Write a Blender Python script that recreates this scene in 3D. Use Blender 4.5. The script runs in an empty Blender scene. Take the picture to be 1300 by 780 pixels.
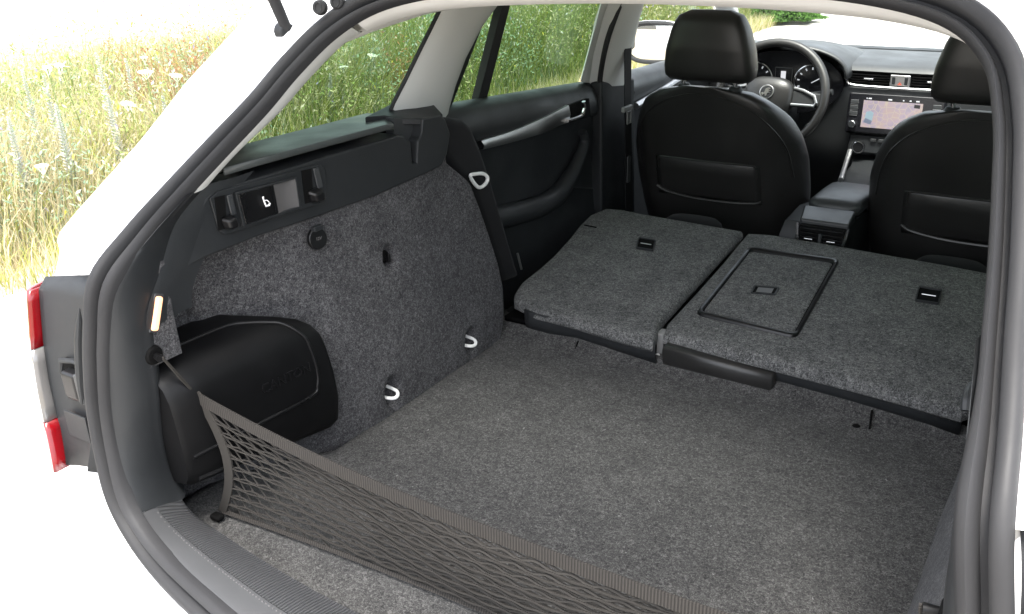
import bpy, bmesh, math, random
import numpy as np
from mathutils import Vector, Matrix
R = math.radians
random.seed(7)
rng = np.random.default_rng(7)
sc = bpy.context.scene
col = sc.collection
V = Vector

# ------------------------------------------------------------------ camera
CAM = V((0.588, -0.688, 0.907)); YAW, PITCH, ROLL = R(33.47), R(23.07), R(-2.18); FPX = 1172.4
fw = V((-math.sin(YAW)*math.cos(PITCH), math.cos(YAW)*math.cos(PITCH), -math.sin(PITCH)))
rt = fw.cross(V((0, 0, 1))).normalized(); up = rt.cross(fw)
rt, up = rt*math.cos(ROLL) + up*math.sin(ROLL), up*math.cos(ROLL) - rt*math.sin(ROLL)
cd = bpy.data.cameras.new('camera'); cam = bpy.data.objects.new('camera', cd); col.objects.link(cam)
cam.matrix_world = Matrix(((rt.x, up.x, -fw.x, CAM.x), (rt.y, up.y, -fw.y, CAM.y), (rt.z, up.z, -fw.z, CAM.z), (0, 0, 0, 1)))
cd.sensor_width = 36; cd.lens = 36*FPX/1300; cd.clip_start = 0.02; cd.clip_end = 3000
sc.camera = cam

# ------------------------------------------------------------------ world, sun, exposure
SUN_EL, SUN_AZ = R(72), R(158)     # azimuth measured clockwise from +Y
w = bpy.data.worlds.new('World'); sc.world = w; w.use_nodes = True
nt = w.node_tree; nt.nodes.clear()
sky = nt.nodes.new('ShaderNodeTexSky'); sky.sky_type = 'NISHITA'; sky.sun_disc = False
sky.sun_elevation = SUN_EL; sky.sun_rotation = SUN_AZ; sky.dust_density = 4.0; sky.air_density = 1.0
hs = nt.nodes.new('ShaderNodeHueSaturation'); hs.inputs['Saturation'].default_value = 0.35
bg = nt.nodes.new('ShaderNodeBackground'); bg.inputs['Strength'].default_value = 0.15
wo = nt.nodes.new('ShaderNodeOutputWorld')
nt.links.new(sky.outputs[0], hs.inputs['Color']); nt.links.new(hs.outputs[0], bg.inputs[0]); nt.links.new(bg.outputs[0], wo.inputs[0])
sd = bpy.data.lights.new('sun', 'SUN'); sd.energy = 1.5; sd.angle = R(20); sd.color = (1.0, 0.96, 0.9)
sun = bpy.data.objects.new('sun', sd); col.objects.link(sun)
sdir = V((math.sin(SUN_AZ)*math.cos(SUN_EL), math.cos(SUN_AZ)*math.cos(SUN_EL), math.sin(SUN_EL)))
sun.rotation_euler = sdir.to_track_quat('Z', 'Y').to_euler(); sun.location = (0, 0, 8)
vs = sc.view_settings; vs.view_transform = 'Standard'; vs.look = 'None'; vs.gamma = 1; vs.use_curve_mapping = False
vs.exposure = 2.6
sc.cycles.max_bounces = 10; sc.cycles.transparent_max_bounces = 12; sc.cycles.use_denoising = True
sc.cycles.sample_clamp_indirect = 6

# ------------------------------------------------------------------ pixel -> direction
def ray(x, y): return fw + rt*((x-650)/FPX) - up*((y-390)/FPX)
def U(x, y, ax, v):
    d = ray(x, y); i = 'XYZ'.index(ax); return CAM + d*((v-CAM[i])/d[i])
def UX(x, y, a, b, z0):          # on the leaning plane X = a + b (Z - z0)
    d = ray(x, y); t = (a + b*(CAM.z-z0) - CAM.x)/(d.x - b*d.z); return CAM + d*t
def UY(x, y, a, b, z0):          # on the leaning plane Y = a + b (Z - z0)
    d = ray(x, y); t = (a + b*(CAM.z-z0) - CAM.y)/(d.y - b*d.z); return CAM + d*t
def UZ(x, y, a, b, y0):          # on the sloping plane Z = a + b (Y - y0)
    d = ray(x, y); t = (a + b*(CAM.y-y0) - CAM.z)/(d.z - b*d.y); return CAM + d*t
def mir(p, s): return V((p[0]*(-s), p[1], p[2]))      # s=-1 keeps the left side, s=1 mirrors it to the right
def lerp(a, b, t): return a + (b-a)*t
def smooth(t): t = max(0, min(1, t)); return t*t*(3-2*t)
def interp(x, tab):
    if x <= tab[0][0]: return tab[0][1]
    for (a, b), (c, d) in zip(tab, tab[1:]):
        if x <= c: return b + (d-b)*(x-a)/(c-a)
    return tab[-1][1]
def spline(pts, n, closed=False):
    pts = [V(p) for p in pts]; m = len(pts); out = []
    segs = m if closed else m-1
    for i in range(segs):
        p1, p2 = pts[i], pts[(i+1) % m]
        p0 = pts[i-1] if (closed or i > 0) else p1*2-p2
        p3 = pts[(i+2) % m] if (closed or i+2 < m) else p2*2-p1
        for k in range(n):
            t = k/n
            out.append(0.5*((2*p1) + (p2-p0)*t + (2*p0-5*p1+4*p2-p3)*t*t + (3*p1-p0-3*p2+p3)*t**3))
    if not closed: out.append(pts[-1])
    return out

# ------------------------------------------------------------------ materials
MATS = {}
def mat(name, base=(.5, .5, .5), rough=.5, metal=0, coat=0, spec=.5, bump=None, sheen=0, emit=None):
    m = bpy.data.materials.new(name); m.use_nodes = True; n = m.node_tree; b = n.nodes['Principled BSDF']
    b.inputs['Base Color'].default_value = (*base, 1); b.inputs['Roughness'].default_value = rough
    b.inputs['Metallic'].default_value = metal; b.inputs['Coat Weight'].default_value = coat
    b.inputs['Specular IOR Level'].default_value = spec; b.inputs['Sheen Weight'].default_value = sheen
    if emit: b.inputs['Emission Color'].default_value = (*emit[0], 1); b.inputs['Emission Strength'].default_value = emit[1]
    if bump:
        sc_, st, di = bump
        tc = n.nodes.new('ShaderNodeTexCoord'); no = n.nodes.new('ShaderNodeTexNoise'); no.inputs['Scale'].default_value = sc_; no.inputs['Detail'].default_value = 3
        bp = n.nodes.new('ShaderNodeBump'); bp.inputs['Strength'].default_value = st; bp.inputs['Distance'].default_value = di
        n.links.new(tc.outputs['Object'], no.inputs['Vector']); n.links.new(no.outputs['Fac'], bp.inputs['Height']); n.links.new(bp.outputs[0], b.inputs['Normal'])
        # faint dust and handling marks in the gloss
        n2 = n.nodes.new('ShaderNodeTexNoise'); n2.inputs['Scale'].default_value = 9; n2.inputs['Detail'].default_value = 6
        mr = n.nodes.new('ShaderNodeMapRange'); mr.inputs['From Min'].default_value = .3; mr.inputs['From Max'].default_value = .7
        mr.inputs['To Min'].default_value = max(.05, rough-.1); mr.inputs['To Max'].default_value = min(1, rough+.12)
        n.links.new(tc.outputs['Object'], n2.inputs['Vector']); n.links.new(n2.outputs['Fac'], mr.inputs['Value']); n.links.new(mr.outputs[0], b.inputs['Roughness'])
    MATS[name] = m; return m
def carpet(name, dark, midc, light, scale=1.0, anis=(1, 1, 1)):
    m = bpy.data.materials.new(name); m.use_nodes = True; n = m.node_tree; b = n.nodes['Principled BSDF']; L = n.links.new
    b.inputs['Roughness'].default_value = .95; b.inputs['Specular IOR Level'].default_value = .12; b.inputs['Sheen Weight'].default_value = .04; b.inputs['Sheen Roughness'].default_value = .6
    tc = n.nodes.new('ShaderNodeTexCoord'); mp = n.nodes.new('ShaderNodeMapping'); mp.inputs['Scale'].default_value = anis
    L(tc.outputs['Object'], mp.inputs['Vector'])
    def noise(s, d, r=.6, dist=0):
        k = n.nodes.new('ShaderNodeTexNoise'); k.inputs['Scale'].default_value = s*scale; k.inputs['Detail'].default_value = d; k.inputs['Roughness'].default_value = r; k.inputs['Distortion'].default_value = dist
        L(mp.outputs[0], k.inputs['Vector']); return k
    a = noise(210, 3, .7, 1.2); c = noise(520, 2, .6); e = noise(14, 4); g = noise(60, 2)
    def mth(op, x, y):
        k = n.nodes.new('ShaderNodeMath'); k.operation = op
        for i, q in enumerate((x, y)):
            if isinstance(q, (int, float)): k.inputs[i].default_value = q
            else: L(q, k.inputs[i])
        return k.outputs[0]
    v = mth('ADD', mth('MULTIPLY', a.outputs['Fac'], .53), mth('MULTIPLY', c.outputs['Fac'], .27))
    v = mth('ADD', v, mth('MULTIPLY', e.outputs['Fac'], .10)); v = mth('ADD', v, mth('MULTIPLY', g.outputs['Fac'], .10))
    cr = n.nodes.new('ShaderNodeValToRGB'); L(v, cr.inputs[0])
    el = cr.color_ramp.elements; el[0].position = .40; el[0].color = (*dark, 1); el[1].position = .63; el[1].color = (*light, 1)
    k = el.new(.50); k.color = (*midc, 1)
    L(cr.outputs[0], b.inputs['Base Color'])
    bp = n.nodes.new('ShaderNodeBump'); bp.inputs['Strength'].default_value = .55; bp.inputs['Distance'].default_value = .003
    L(v, bp.inputs['Height']); L(bp.outputs[0], b.inputs['Normal'])
    MATS[name] = m; return m
def glass(name, tint, refl):
    m = bpy.data.materials.new(name); m.use_nodes = True; n = m.node_tree; n.nodes.clear(); L = n.links.new
    o = n.nodes.new('ShaderNodeOutputMaterial'); t = n.nodes.new('ShaderNodeBsdfTransparent'); t.inputs[0].default_value = (*tint, 1)
    g = n.nodes.new('ShaderNodeBsdfGlossy'); g.inputs['Roughness'].default_value = .02
    lw = n.nodes.new('ShaderNodeLayerWeight'); lw.inputs[0].default_value = .5
    pw = n.nodes.new('ShaderNodeMath'); pw.operation = 'POWER'; pw.inputs[1].default_value = 5; L(lw.outputs['Facing'], pw.inputs[0])
    ma = n.nodes.new('ShaderNodeMath'); ma.operation = 'MULTIPLY_ADD'; ma.inputs[1].default_value = .8; ma.inputs[2].default_value = refl; L(pw.outputs[0], ma.inputs[0])
    mx = n.nodes.new('ShaderNodeMixShader'); L(ma.outputs[0], mx.inputs[0]); L(t.outputs[0], mx.inputs[1]); L(g.outputs[0], mx.inputs[2]); L(mx.outputs[0], o.inputs[0])
    MATS[name] = m; return m
mat('paint', (.80, .80, .80), .28, coat=.8)
mat('rubber', (.020, .020, .0212), .66, spec=.35, bump=(300, .06, .001))
mat('trim', (.0155, .017, .0185), .52, spec=.40, bump=(900, .12, .0008))
mat('trim_gloss', (.0055, .0055, .006), .36, spec=.35, bump=(700, .05, .0006))
mat('trim_shelf_sheen', (.060, .067, .066), .46, spec=.5, bump=(900, .12, .0008))  # same trim; teal window reflection put into the base colour
mat('trim_mid', (.034, .036, .038), .45, spec=.45, bump=(900, .12, .0008))
mat('box_black', (.0032, .0032, .0035), .46, spec=.22, bump=(900, .10, .0007))
mat('void', (.004, .004, .004), .8, spec=.1)
mat('light_trim', (.60, .61, .59), .75, spec=.3, bump=(1200, .08, .0006))
mat('headlining', (.70, .69, .66), .95, spec=.1, bump=(900, .15, .0008))
mat('leather', (.018, .0175, .0168), .40, spec=.5, bump=(420, .18, .0012))
mat('fabric', (.012, .012, .013), .9, spec=.15, bump=(800, .2, .001), sheen=.05)
mat('belt', (.010, .010, .011), .7, spec=.2, bump=(900, .3, .0008))
mat('chrome', (.75, .75, .76), .16, metal=1)
mat('alu', (.50, .50, .50), .36, metal=1, bump=(300, .03, .0004))
mat('wire_white', (.80, .80, .78), .35)
mat('grey_plastic', (.22, .22, .215), .5, bump=(900, .1, .0006))
mat('switch_grey', (.085, .082, .082), .45)
mat('lens_red', (.15, .0005, .003), .18, coat=.5)
mat('lens_white', (.115, .112, .11), .15, coat=1)
mat('lamp_on', (.9, .5, .3), .4, emit=((1.0, .42, .20), .26))
mat('webbing', (.040, .0365, .033), .8, spec=.2)
mat('cord', (.037, .034, .0305), .85, spec=.2)
mat('white_mark', (.8, .8, .8), .6, emit=((.9, .9, 1), .05))
mat('tyre', (.02, .02, .02), .8)
mat('display_dark', (.01, .01, .012), .2)
mat('display_white', (.1, .1, .1), .4, emit=((.9, .9, .95), .14))
mat('display_red', (.1, .01, .01), .4, emit=((.9, .08, .08), .16))
mat('dial_mark', (.4, .4, .42), .5, emit=((.8, .85, .9), .08))
mat('hazard', (.5, .12, .08), .5)
mat('umbel_white', (.78, .78, .70), .8)
mat('mirror', (.9, .9, .9), .01, metal=1)
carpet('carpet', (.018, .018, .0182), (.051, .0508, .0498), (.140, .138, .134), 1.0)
carpet('carpet_seat', (.028, .0285, .029), (.088, .089, .0885), (.240, .240, .233), .95)  # same felt as the floor, colour lightened to offset weaker light here
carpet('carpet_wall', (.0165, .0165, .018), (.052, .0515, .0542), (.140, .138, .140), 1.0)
glass('glass_tint', (.35, .46, .375), .03)
glass('glass_gate', (.30, .31, .30), .03)
glass('glass_clear', (.86, .90, .87), .04)
def webbing_ribs(m, scale, direction='X', wave='BANDS', dist=.001, strength=.6):
    n = m.node_tree; b = n.nodes['Principled BSDF']; L = n.links.new
    tc = n.nodes.new('ShaderNodeTexCoord'); wv = n.nodes.new('ShaderNodeTexWave'); wv.bands_direction = direction; wv.inputs['Scale'].default_value = scale
    bp = n.nodes.new('ShaderNodeBump'); bp.inputs['Strength'].default_value = strength; bp.inputs['Distance'].default_value = dist
    L(tc.outputs['Object'], wv.inputs['Vector']); L(wv.outputs['Fac'], bp.inputs['Height']); L(bp.outputs[0], b.inputs['Normal'])
    mr = n.nodes.new('ShaderNodeMixRGB'); c = b.inputs['Base Color'].default_value; mr.inputs[1].default_value = (c[0]*.55, c[1]*.55, c[2]*.55, 1); mr.inputs[2].default_value = (min(1, c[0]*1.25), min(1, c[1]*1.25), min(1, c[2]*1.25), 1)
    L(wv.outputs['Fac'], mr.inputs[0]); L(mr.outputs[0], b.inputs['Base Color'])
webbing_ribs(MATS['webbing'], 75, 'X')
mat('sill', (.050, .051, .053), .50, spec=.45, bump=(900, .08, .0006))
mat('sill_ribbed', (.045, .046, .048), .40, spec=.5)
webbing_ribs(MATS['sill_ribbed'], 58, 'X', dist=.0016, strength=.8)

def screen_material():
    m = bpy.data.materials.new('map_screen'); m.use_nodes = True; n = m.node_tree; b = n.nodes['Principled BSDF']; L = n.links.new
    tc = n.nodes.new('ShaderNodeTexCoord'); vo = n.nodes.new('ShaderNodeTexVoronoi'); vo.feature = 'DISTANCE_TO_EDGE'; vo.inputs['Scale'].default_value = 55
    no = n.nodes.new('ShaderNodeTexNoise'); no.inputs['Scale'].default_value = 28; no.inputs['Detail'].default_value = 2
    r1 = n.nodes.new('ShaderNodeValToRGB'); e = r1.color_ramp.elements; e[0].position = .38; e[0].color = (.42, .36, .44, 1); e[1].position = .66; e[1].color = (.55, .42, .40, 1)
    k = e.new(.5); k.color = (.50, .40, .47, 1)
    r2 = n.nodes.new('ShaderNodeValToRGB'); e = r2.color_ramp.elements; e[0].position = .02; e[0].color = (1, 1, 1, 1); e[1].position = .06; e[1].color = (0, 0, 0, 1)
    mx = n.nodes.new('ShaderNodeMixRGB'); mx.inputs[2].default_value = (.62, .52, .42, 1)
    L(tc.outputs['Object'], vo.inputs['Vector']); L(tc.outputs['Object'], no.inputs['Vector']); L(no.outputs['Fac'], r1.inputs[0]); L(vo.outputs['Distance'], r2.inputs[0])
    L(r2.outputs[0], mx.inputs[0]); L(r1.outputs[0], mx.inputs[1]); L(mx.outputs[0], b.inputs['Emission Color']); b.inputs['Emission Strength'].default_value = .17
    b.inputs['Base Color'].default_value = (.02, .02, .02, 1); b.inputs['Roughness'].default_value = .25
    MATS['map_screen'] = m
screen_material()
mat('screen_blue', (.02, .02, .02), .3, emit=((.42, .58, .66), .14))
mat('screen_slate', (.02, .02, .02), .3, emit=((.22, .26, .36), .14))
mat('screen_black', (.008, .008, .01), .25)

# ------------------------------------------------------------------ mesh helpers
class MB:
    def __init__(s): s.v = []; s.f = []
    def add(s, vs_, fs_):
        o = len(s.v); s.v += [tuple(p) for p in vs_]; s.f += [tuple(i+o for i in q) for q in fs_]; return s
    def grid(s, rows, cu=False, cv=False):
        nr, nc = len(rows), len(rows[0]); vs_ = [p for r in rows for p in r]; fs_ = []
        for i in range(nr if cv else nr-1):
            for j in range(nc if cu else nc-1):
                a = i*nc+j; b = i*nc+(j+1) % nc; i2 = (i+1) % nr
                fs_.append((a, b, i2*nc+(j+1) % nc, i2*nc+j))
        return s.add(vs_, fs_)
    def loft(s, rings, caps=True):
        n = len(rings[0]); s.grid(rings, cu=True)
        if caps:
            o = len(s.v); m = len(rings)*n
            s.f.append(tuple(o-m+i for i in range(n))[::-1]); s.f.append(tuple(o-n+i for i in range(n)))
        return s
    def hexa(s, p): return s.add(p, [(0, 1, 2, 3), (7, 6, 5, 4), (0, 4, 5, 1), (1, 5, 6, 2), (2, 6, 7, 3), (3, 7, 4, 0)])
    def box(s, c, d, M=None):
        x, y, z = d[0]/2, d[1]/2, d[2]/2
        p = [V(q) for q in ((-x, -y, -z), (x, -y, -z), (x, y, -z), (-x, y, -z), (-x, -y, z), (x, -y, z), (x, y, z), (-x, y, z))]
        if M: p = [M @ q for q in p]
        return s.hexa([q+V(c) for q in p])
    def prism(s, poly, vec):
        n = len(poly); a = [V(p) for p in poly]; b = [p+V(vec) for p in a]
        return s.add(a+b, [tuple(range(n))[::-1], tuple(range(n, 2*n))] + [(i, (i+1) % n, n+(i+1) % n, n+i) for i in range(n)])
    def tube(s, path, r, n=8, closed=False):
        path = [V(p) for p in path]; m = len(path); rings = []; prev = None
        for i, p in enumerate(path):
            if closed: t = path[(i+1) % m]-path[i-1]
            else: t = path[min(i+1, m-1)]-path[max(i-1, 0)]
            t.normalize()
            if prev is None: a = t.orthogonal().normalized()
            else: a = (prev-t*prev.dot(t)).normalized()
            prev = a; b = t.cross(a); rr = r(i/(m-1)) if callable(r) else r
            rings.append([p+(a*math.cos(2*math.pi*k/n)+b*math.sin(2*math.pi*k/n))*rr for k in range(n)])
        if closed: return s.grid(rings, cu=True, cv=True)
        return s.loft(rings)
    def ribbon(s, path, wvec, th):      # flat strap: width vectors per point or one, thickness th
        path = [V(p) for p in path]; m = len(path); rings = []
        for i, p in enumerate(path):
            t = (path[min(i+1, m-1)]-path[max(i-1, 0)]).normalized(); wv = V(wvec[i]) if isinstance(wvec, list) else V(wvec)
            nn = t.cross(wv).normalized()*th/2
            rings.append([p-wv/2-nn, p+wv/2-nn, p+wv/2+nn, p-wv/2+nn])
        return s.loft(rings)
    def disc(s, c, nrm, r, h, n=20, r2=None):
        c = V(c); nrm = V(nrm).normalized(); a = nrm.orthogonal().normalized(); b = nrm.cross(a); r2 = r if r2 is None else r2
        return s.loft([[c+(a*math.cos(2*math.pi*k/n)+b*math.sin(2*math.pi*k/n))*q + nrm*z for k in range(n)] for q, z in ((r, 0), (r2, h))])
    def mirror(s):
        o = MB(); o.v = [(-x, y, z) for x, y, z in s.v]; o.f = [q[::-1] for q in s.f]; return o
INV = {}
def obj(name, mb, m, parent=None, smooth=35, bevel=0, seg=2, solid=0, subsurf=0, recalc=True):
    me = bpy.data.meshes.new(name); me.from_pydata([tuple(p) for p in mb.v], [], mb.f)
    if recalc:
        bm = bmesh.new(); bm.from_mesh(me); bmesh.ops.recalc_face_normals(bm, faces=bm.faces); bm.to_mesh(me); bm.free()
    me.materials.append(MATS[m] if isinstance(m, str) else m)
    if smooth:
        for p in me.polygons: p.use_smooth = True
        me.set_sharp_from_angle(angle=R(smooth))
    o = bpy.data.objects.new(name, me); col.objects.link(o)
    if parent is not None: attach(o, parent)
    if solid: k = o.modifiers.new('solid', 'SOLIDIFY'); k.thickness = solid; k.offset = -1
    if bevel:
        k = o.modifiers.new('bevel', 'BEVEL'); k.width = bevel; k.segments = seg; k.limit_method = 'ANGLE'; k.angle_limit = R(40); k.harden_normals = True
    if subsurf: k = o.modifiers.new('sub', 'SUBSURF'); k.levels = subsurf; k.render_levels = subsurf
    return o
def attach(o, parent):
    o.parent = parent; o.matrix_parent_inverse = INV.get(parent.name, Matrix.Identity(4)); INV[o.name] = INV.get(parent.name, Matrix.Identity(4)) @ Matrix.Identity(4)
    if o.parent is not None and parent.type == 'MESH': o.matrix_parent_inverse = Matrix.Identity(4)
def tag(o, label=None, cat=None, group=None, kind=None):
    for k, v in (('label', label), ('category', cat), ('group', group), ('kind', kind)):
        if v: o[k] = v
    return o
def empty(name, loc):
    o = bpy.data.objects.new(name, None); col.objects.link(o); o.location = loc; o.empty_display_size = .2; INV[o.name] = Matrix.Translation(-V(loc)); return o
def text_mb(body, size, depth, origin, xdir, ydir):
    cu = bpy.data.curves.new('t', 'FONT'); cu.body = body; cu.size = size; cu.extrude = depth; cu.align_x = 'CENTER'; cu.align_y = 'CENTER'; cu.resolution_u = 3
    to = bpy.data.objects.new('t', cu); col.objects.link(to); dg = bpy.context.evaluated_depsgraph_get()
    me = bpy.data.meshes.new_from_object(to.evaluated_get(dg)); bpy.data.objects.remove(to)
    x = V(xdir).normalized(); y = V(ydir); y = (y-x*x.dot(y)).normalized(); z = x.cross(y)
    mb = MB(); mb.add([V(origin)+x*p.co.x+y*p.co.y+z*p.co.z for p in me.vertices], [tuple(p.vertices) for p in me.polygons]); bpy.data.meshes.remove(me); return mb
def super_ring(c, a, b, n=28, e=2.6, xd=(1, 0, 0), yd=(0, 1, 0)):
    out = []; xd = V(xd); yd = V(yd)
    for k in range(n):
        t = 2*math.pi*k/n; ct, st = math.cos(t), math.sin(t)
        out.append(V(c)+xd*a*math.copysign(abs(ct)**(2/e), ct)+yd*b*math.copysign(abs(st)**(2/e), st))
    return out

# ================================================================== the ground
GZ = -0.55
exec_order = None
def ground_mats():
    for name, c1, c2, c3, s in (('soil', (.16, .13, .09), (.30, .25, .17), (.38, .33, .24), 3.0), ('gravel', (.26, .24, .215), (.40, .375, .345), (.50, .48, .45), 9.0)):
        m = bpy.data.materials.new(name); m.use_nodes = True; n = m.node_tree; b = n.nodes['Principled BSDF']; L = n.links.new
        tc = n.nodes.new('ShaderNodeTexCoord'); no = n.nodes.new('ShaderNodeTexNoise'); no.inputs['Scale'].default_value = s; no.inputs['Detail'].default_value = 9; no.inputs['Roughness'].default_value = .7
        cr = n.nodes.new('ShaderNodeValToRGB'); e = cr.color_ramp.elements; e[0].position = .3; e[0].color = (*c1, 1); e[1].position = .7; e[1].color = (*c3, 1); k = e.new(.5); k.color = (*c2, 1)
        n2 = n.nodes.new('ShaderNodeTexNoise'); n2.inputs['Scale'].default_value = s*14; n2.inputs['Detail'].default_value = 4
        bp = n.nodes.new('ShaderNodeBump'); bp.inputs['Strength'].default_value = .6; bp.inputs['Distance'].default_value = .02
        L(tc.outputs['Object'], no.inputs['Vector']); L(tc.outputs['Object'], n2.inputs['Vector']); L(no.outputs['Fac'], cr.inputs[0]); L(cr.outputs[0], b.inputs['Base Color']); L(n2.outputs['Fac'], bp.inputs['Height']); L(bp.outputs[0], b.inputs['Normal'])
        b.inputs['Roughness'].default_value = .95; MATS[name] = m
ground_mats()
g = MB(); g.add([(-800, -800, GZ), (800, -800, GZ), (800, 800, GZ), (-800, 800, GZ)], [(0, 1, 2, 3)])
tag(obj('ground', g, 'soil', smooth=0), kind='structure')
rows = []
for i in range(121):
    y = -30+i*.75
    wob = .12*math.sin(y*1.3)+.07*math.sin(y*3.1+1)
    rows.append([(-3.55+wob, y, GZ+.004), (-1.5, y, GZ+.012), (1.5, y, GZ+.012), (5.2+.2*math.sin(y*.9), y, GZ+.004)])
tag(obj('gravel_track', MB().grid(rows), 'gravel'), kind='structure')

# ================================================================== the car
CAR0 = V((0, 1.25, GZ))
car = empty('estate_car', CAR0)
tag(car, 'white estate car with open boot and rear seats folded flat', 'car')

# ---- tailgate opening, left half, along the groove of the rubber seal
HALF = [(0, -.120, .045), (-.20, -.107, .045), (-.33, -.086, .046), (-.45, -.060, .046), (-.53, -.043, .068), (-.575, -.033, .112), (-.595, -.022, .18),
        (-.597, -.016, .25), (-.588, -.012, .31), (-.576, -.005, .375), (-.562, .012, .45), (-.553, .072, .50), (-.541, .145, .55), (-.529, .222, .60),
        (-.515, .298, .65), (-.500, .362, .70), (-.473, .428, .75), (-.42, .475, .786), (-.33, .505, .806), (-.2, .520, .816), (0, .525, .820)]
LOOP = [V(p) for p in HALF] + [V((-x, y, z)) for x, y, z in HALF[-2:0:-1]]
loop = spline(LOOP, 6, closed=True); NL = len(loop)
CEN = V((0, .12, .42)); frames = []
for i, p in enumerate(loop):
    t = (loop[(i+1) % NL]-loop[i-1]).normalized()
    n_ = CEN-p; n_ = (n_-t*n_.dot(t))
    # the wall of the opening lies in its own slanted sheet, so take out the part pointing along the car
    n_.y *= .35; n_ = (n_-t*n_.dot(t)).normalized(); b_ = t.cross(n_)
    if b_.y > 0: b_ = -b_
    frames.append((p, n_, b_.normalized()))
def off(i, n, b): p, a, c = frames[i % NL]; return p+a*n+c*b
prof = [(-.021, -.010), (-.024, .003), (-.020, .010), (-.013, .012), (-.0065, .008), (-.0035, -.008), (.0025, -.008), (.0055, .006), (.010, .010), (.016, .008), (.0205, .001), (.021, -.012)]
def lobe(i, a): return a*(1-.38*smooth((loop[i % NL].z-.46)/.08)) if a > 0 else a
obj('weather_seal', MB().grid([[off(i, lobe(i, a), b) for a, b in prof] for i in range(NL)], cu=True, cv=True), 'rubber', car, smooth=50)

# ---- outer skin
WT = [(-.40, .80), (-.30, .85), (-.1, .885), (.2, .90), (.36, .895), (.42, .862), (.475, .845), (.57, .803), (.66, .757), (.78, .70), (.84, .64), (.88, .55)]
def W(z): return interp(z, WT)
def gi(z): return min(range(6*10, 6*20), key=lambda i: abs(loop[i].z-z))
def cornerY(z): return interp(z, [(-.4, .16), (.05, .12), (.3, .11), (.43, .12), (.475, .172), (.57, .28), (.66, .36), (.78, .50), (.86, .60)])
QW = lambda z: interp(z, [(.47, .34), (.57, .46), (.66, .57), (.78, .72)])    # rear edge of the quarter window
for s in (-1, 1):
    rows = []
    for i in range(6*4, 6*18+1, 1):
        p = loop[i]; z = p.z
        a = off(i, -.020, -.004); b = off(i, -.050, .004)
        zc = z if z < .5 else lerp(z, z+.02, smooth((z-.6)/.2)); k = smooth((.80-z)/.1)
        c2 = V((-W(zc), cornerY(zc), zc)); c1 = V((lerp(b.x, c2.x, .72), lerp(b.y, c2.y, .58), lerp(b.z, c2.z, .6)))
        mid = V((lerp(b.x, c2.x, .35), lerp(b.y, c2.y, .22), lerp(b.z, c2.z, .3)))
        f1 = V((-W(zc)-.004, cornerY(zc)+.08, zc)); f2 = V((-W(zc), max(cornerY(zc)+.10, QW(zc) if zc > .47 else cornerY(zc)+.2), zc))
        rc = .075*smooth((z-.072)/.02)*smooth((.447-z)/.008)        # sunk where the lamp housing sits
        pts = [a, b+V((0, rc, 0)), mid+V((0, rc, 0)), c1+V((0, rc, 0)), lerp(c1, c2, .6)+V((-.003, -.002+rc*.9, 0)), c2+V((0, rc*.2, 0)), f1, f2]
        rows.append([mir(q, s) for q in pts])
    obj('rear_pillar_panel', MB().grid(rows), 'paint', car, smooth=60)
    rows = []
    for z in (-.40, -.30, -.1, .1, .25, .36, .42, .46, .475):
        yy = [cornerY(z)+.09, .45, .7, 1.0, 1.4, 1.8, 2.3, 2.8, 3.3, 3.7, 4.0, 4.14]
        rows.append([mir((-(W(z)-(.05 if y > 3.6 else 0)-(.22 if y > 4.05 else 0)), y, z-.015*max(0, y-2.8) - (.13*smooth((y-.62)/.4) if z > .3 else 0) - (.10*(y-3.0) if (y > 3.0 and z > .3) else 0)), s) for y in yy])
    rows.append([mir((p[0]*(-1 if s == 1 else 1)+.05*1, p[1], p[2]), s) if s == -1 else V((p[0]-.05, p[1], p[2])) for p in rows[-1]])
    obj('body_side', MB().grid(rows), 'paint', car, smooth=40)
# roof skin
rows = []
for y in (.50, .56, .7, 1.0, 1.5, 2.0, 2.15):
    zt = interp(y, [(.5, .85), (.6, .872), (1.0, .895), (1.6, .905), (2.15, .87)])
    rows.append([V((x*.62, y+(.02 if abs(x) > .9 else 0), zt-.075*abs(x)**2.6)) for x in [k/8-1 for k in range(17)]])
obj('roof_panel', MB().grid(rows), 'paint', car, smooth=60, solid=.02)
for s in (-1, 1):
    rows = []
    for y in (.48, .7, 1.0, 1.5, 2.0, 2.2):
        rows.append([mir(q, s) for q in (V((-.61, y, .815 if y > .6 else .805)), V((-.655, y, .815)), V((-.69, y, .785)), V((-.675, y, .755)))])
    obj('roof_rail', MB().grid(rows), 'paint', car, smooth=60, solid=.015)
# bonnet, windscreen, front
rows = []
for y, z, hw in ((3.10, .385, .70), (3.3, .375, .72), (3.6, .335, .72), (3.9, .27, .70), (4.08, .19, .66)):
    rows.append([V((x*hw, y, z-.05*abs(x)**3)) for x in [k/5-1 for k in range(11)]])
obj('bonnet', MB().grid(rows), 'paint', car, smooth=60, solid=.01)
rows = []
for t in [k/6 for k in range(7)]:
    y = lerp(2.17, 3.12, t); z = lerp(.855, .385, t)+.03*math.sin(math.pi*t); hw = lerp(.56, .70, t)
    rows.append([V((x*hw, y-.10*abs(x)**2, z-.02*abs(x)**2)) for x in [k/5-1 for k in range(11)]])
obj('windscreen', MB().grid(rows), 'glass_clear', car, smooth=60)
obj('front_bumper', MB().grid([[V((x*.86, 4.18-.16*abs(x)**3, z)) for x in [k/5-1 for k in range(11)]] for z in (-.4, -.2, 0, .2)]), 'paint', car, smooth=60, solid=.02)
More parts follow.
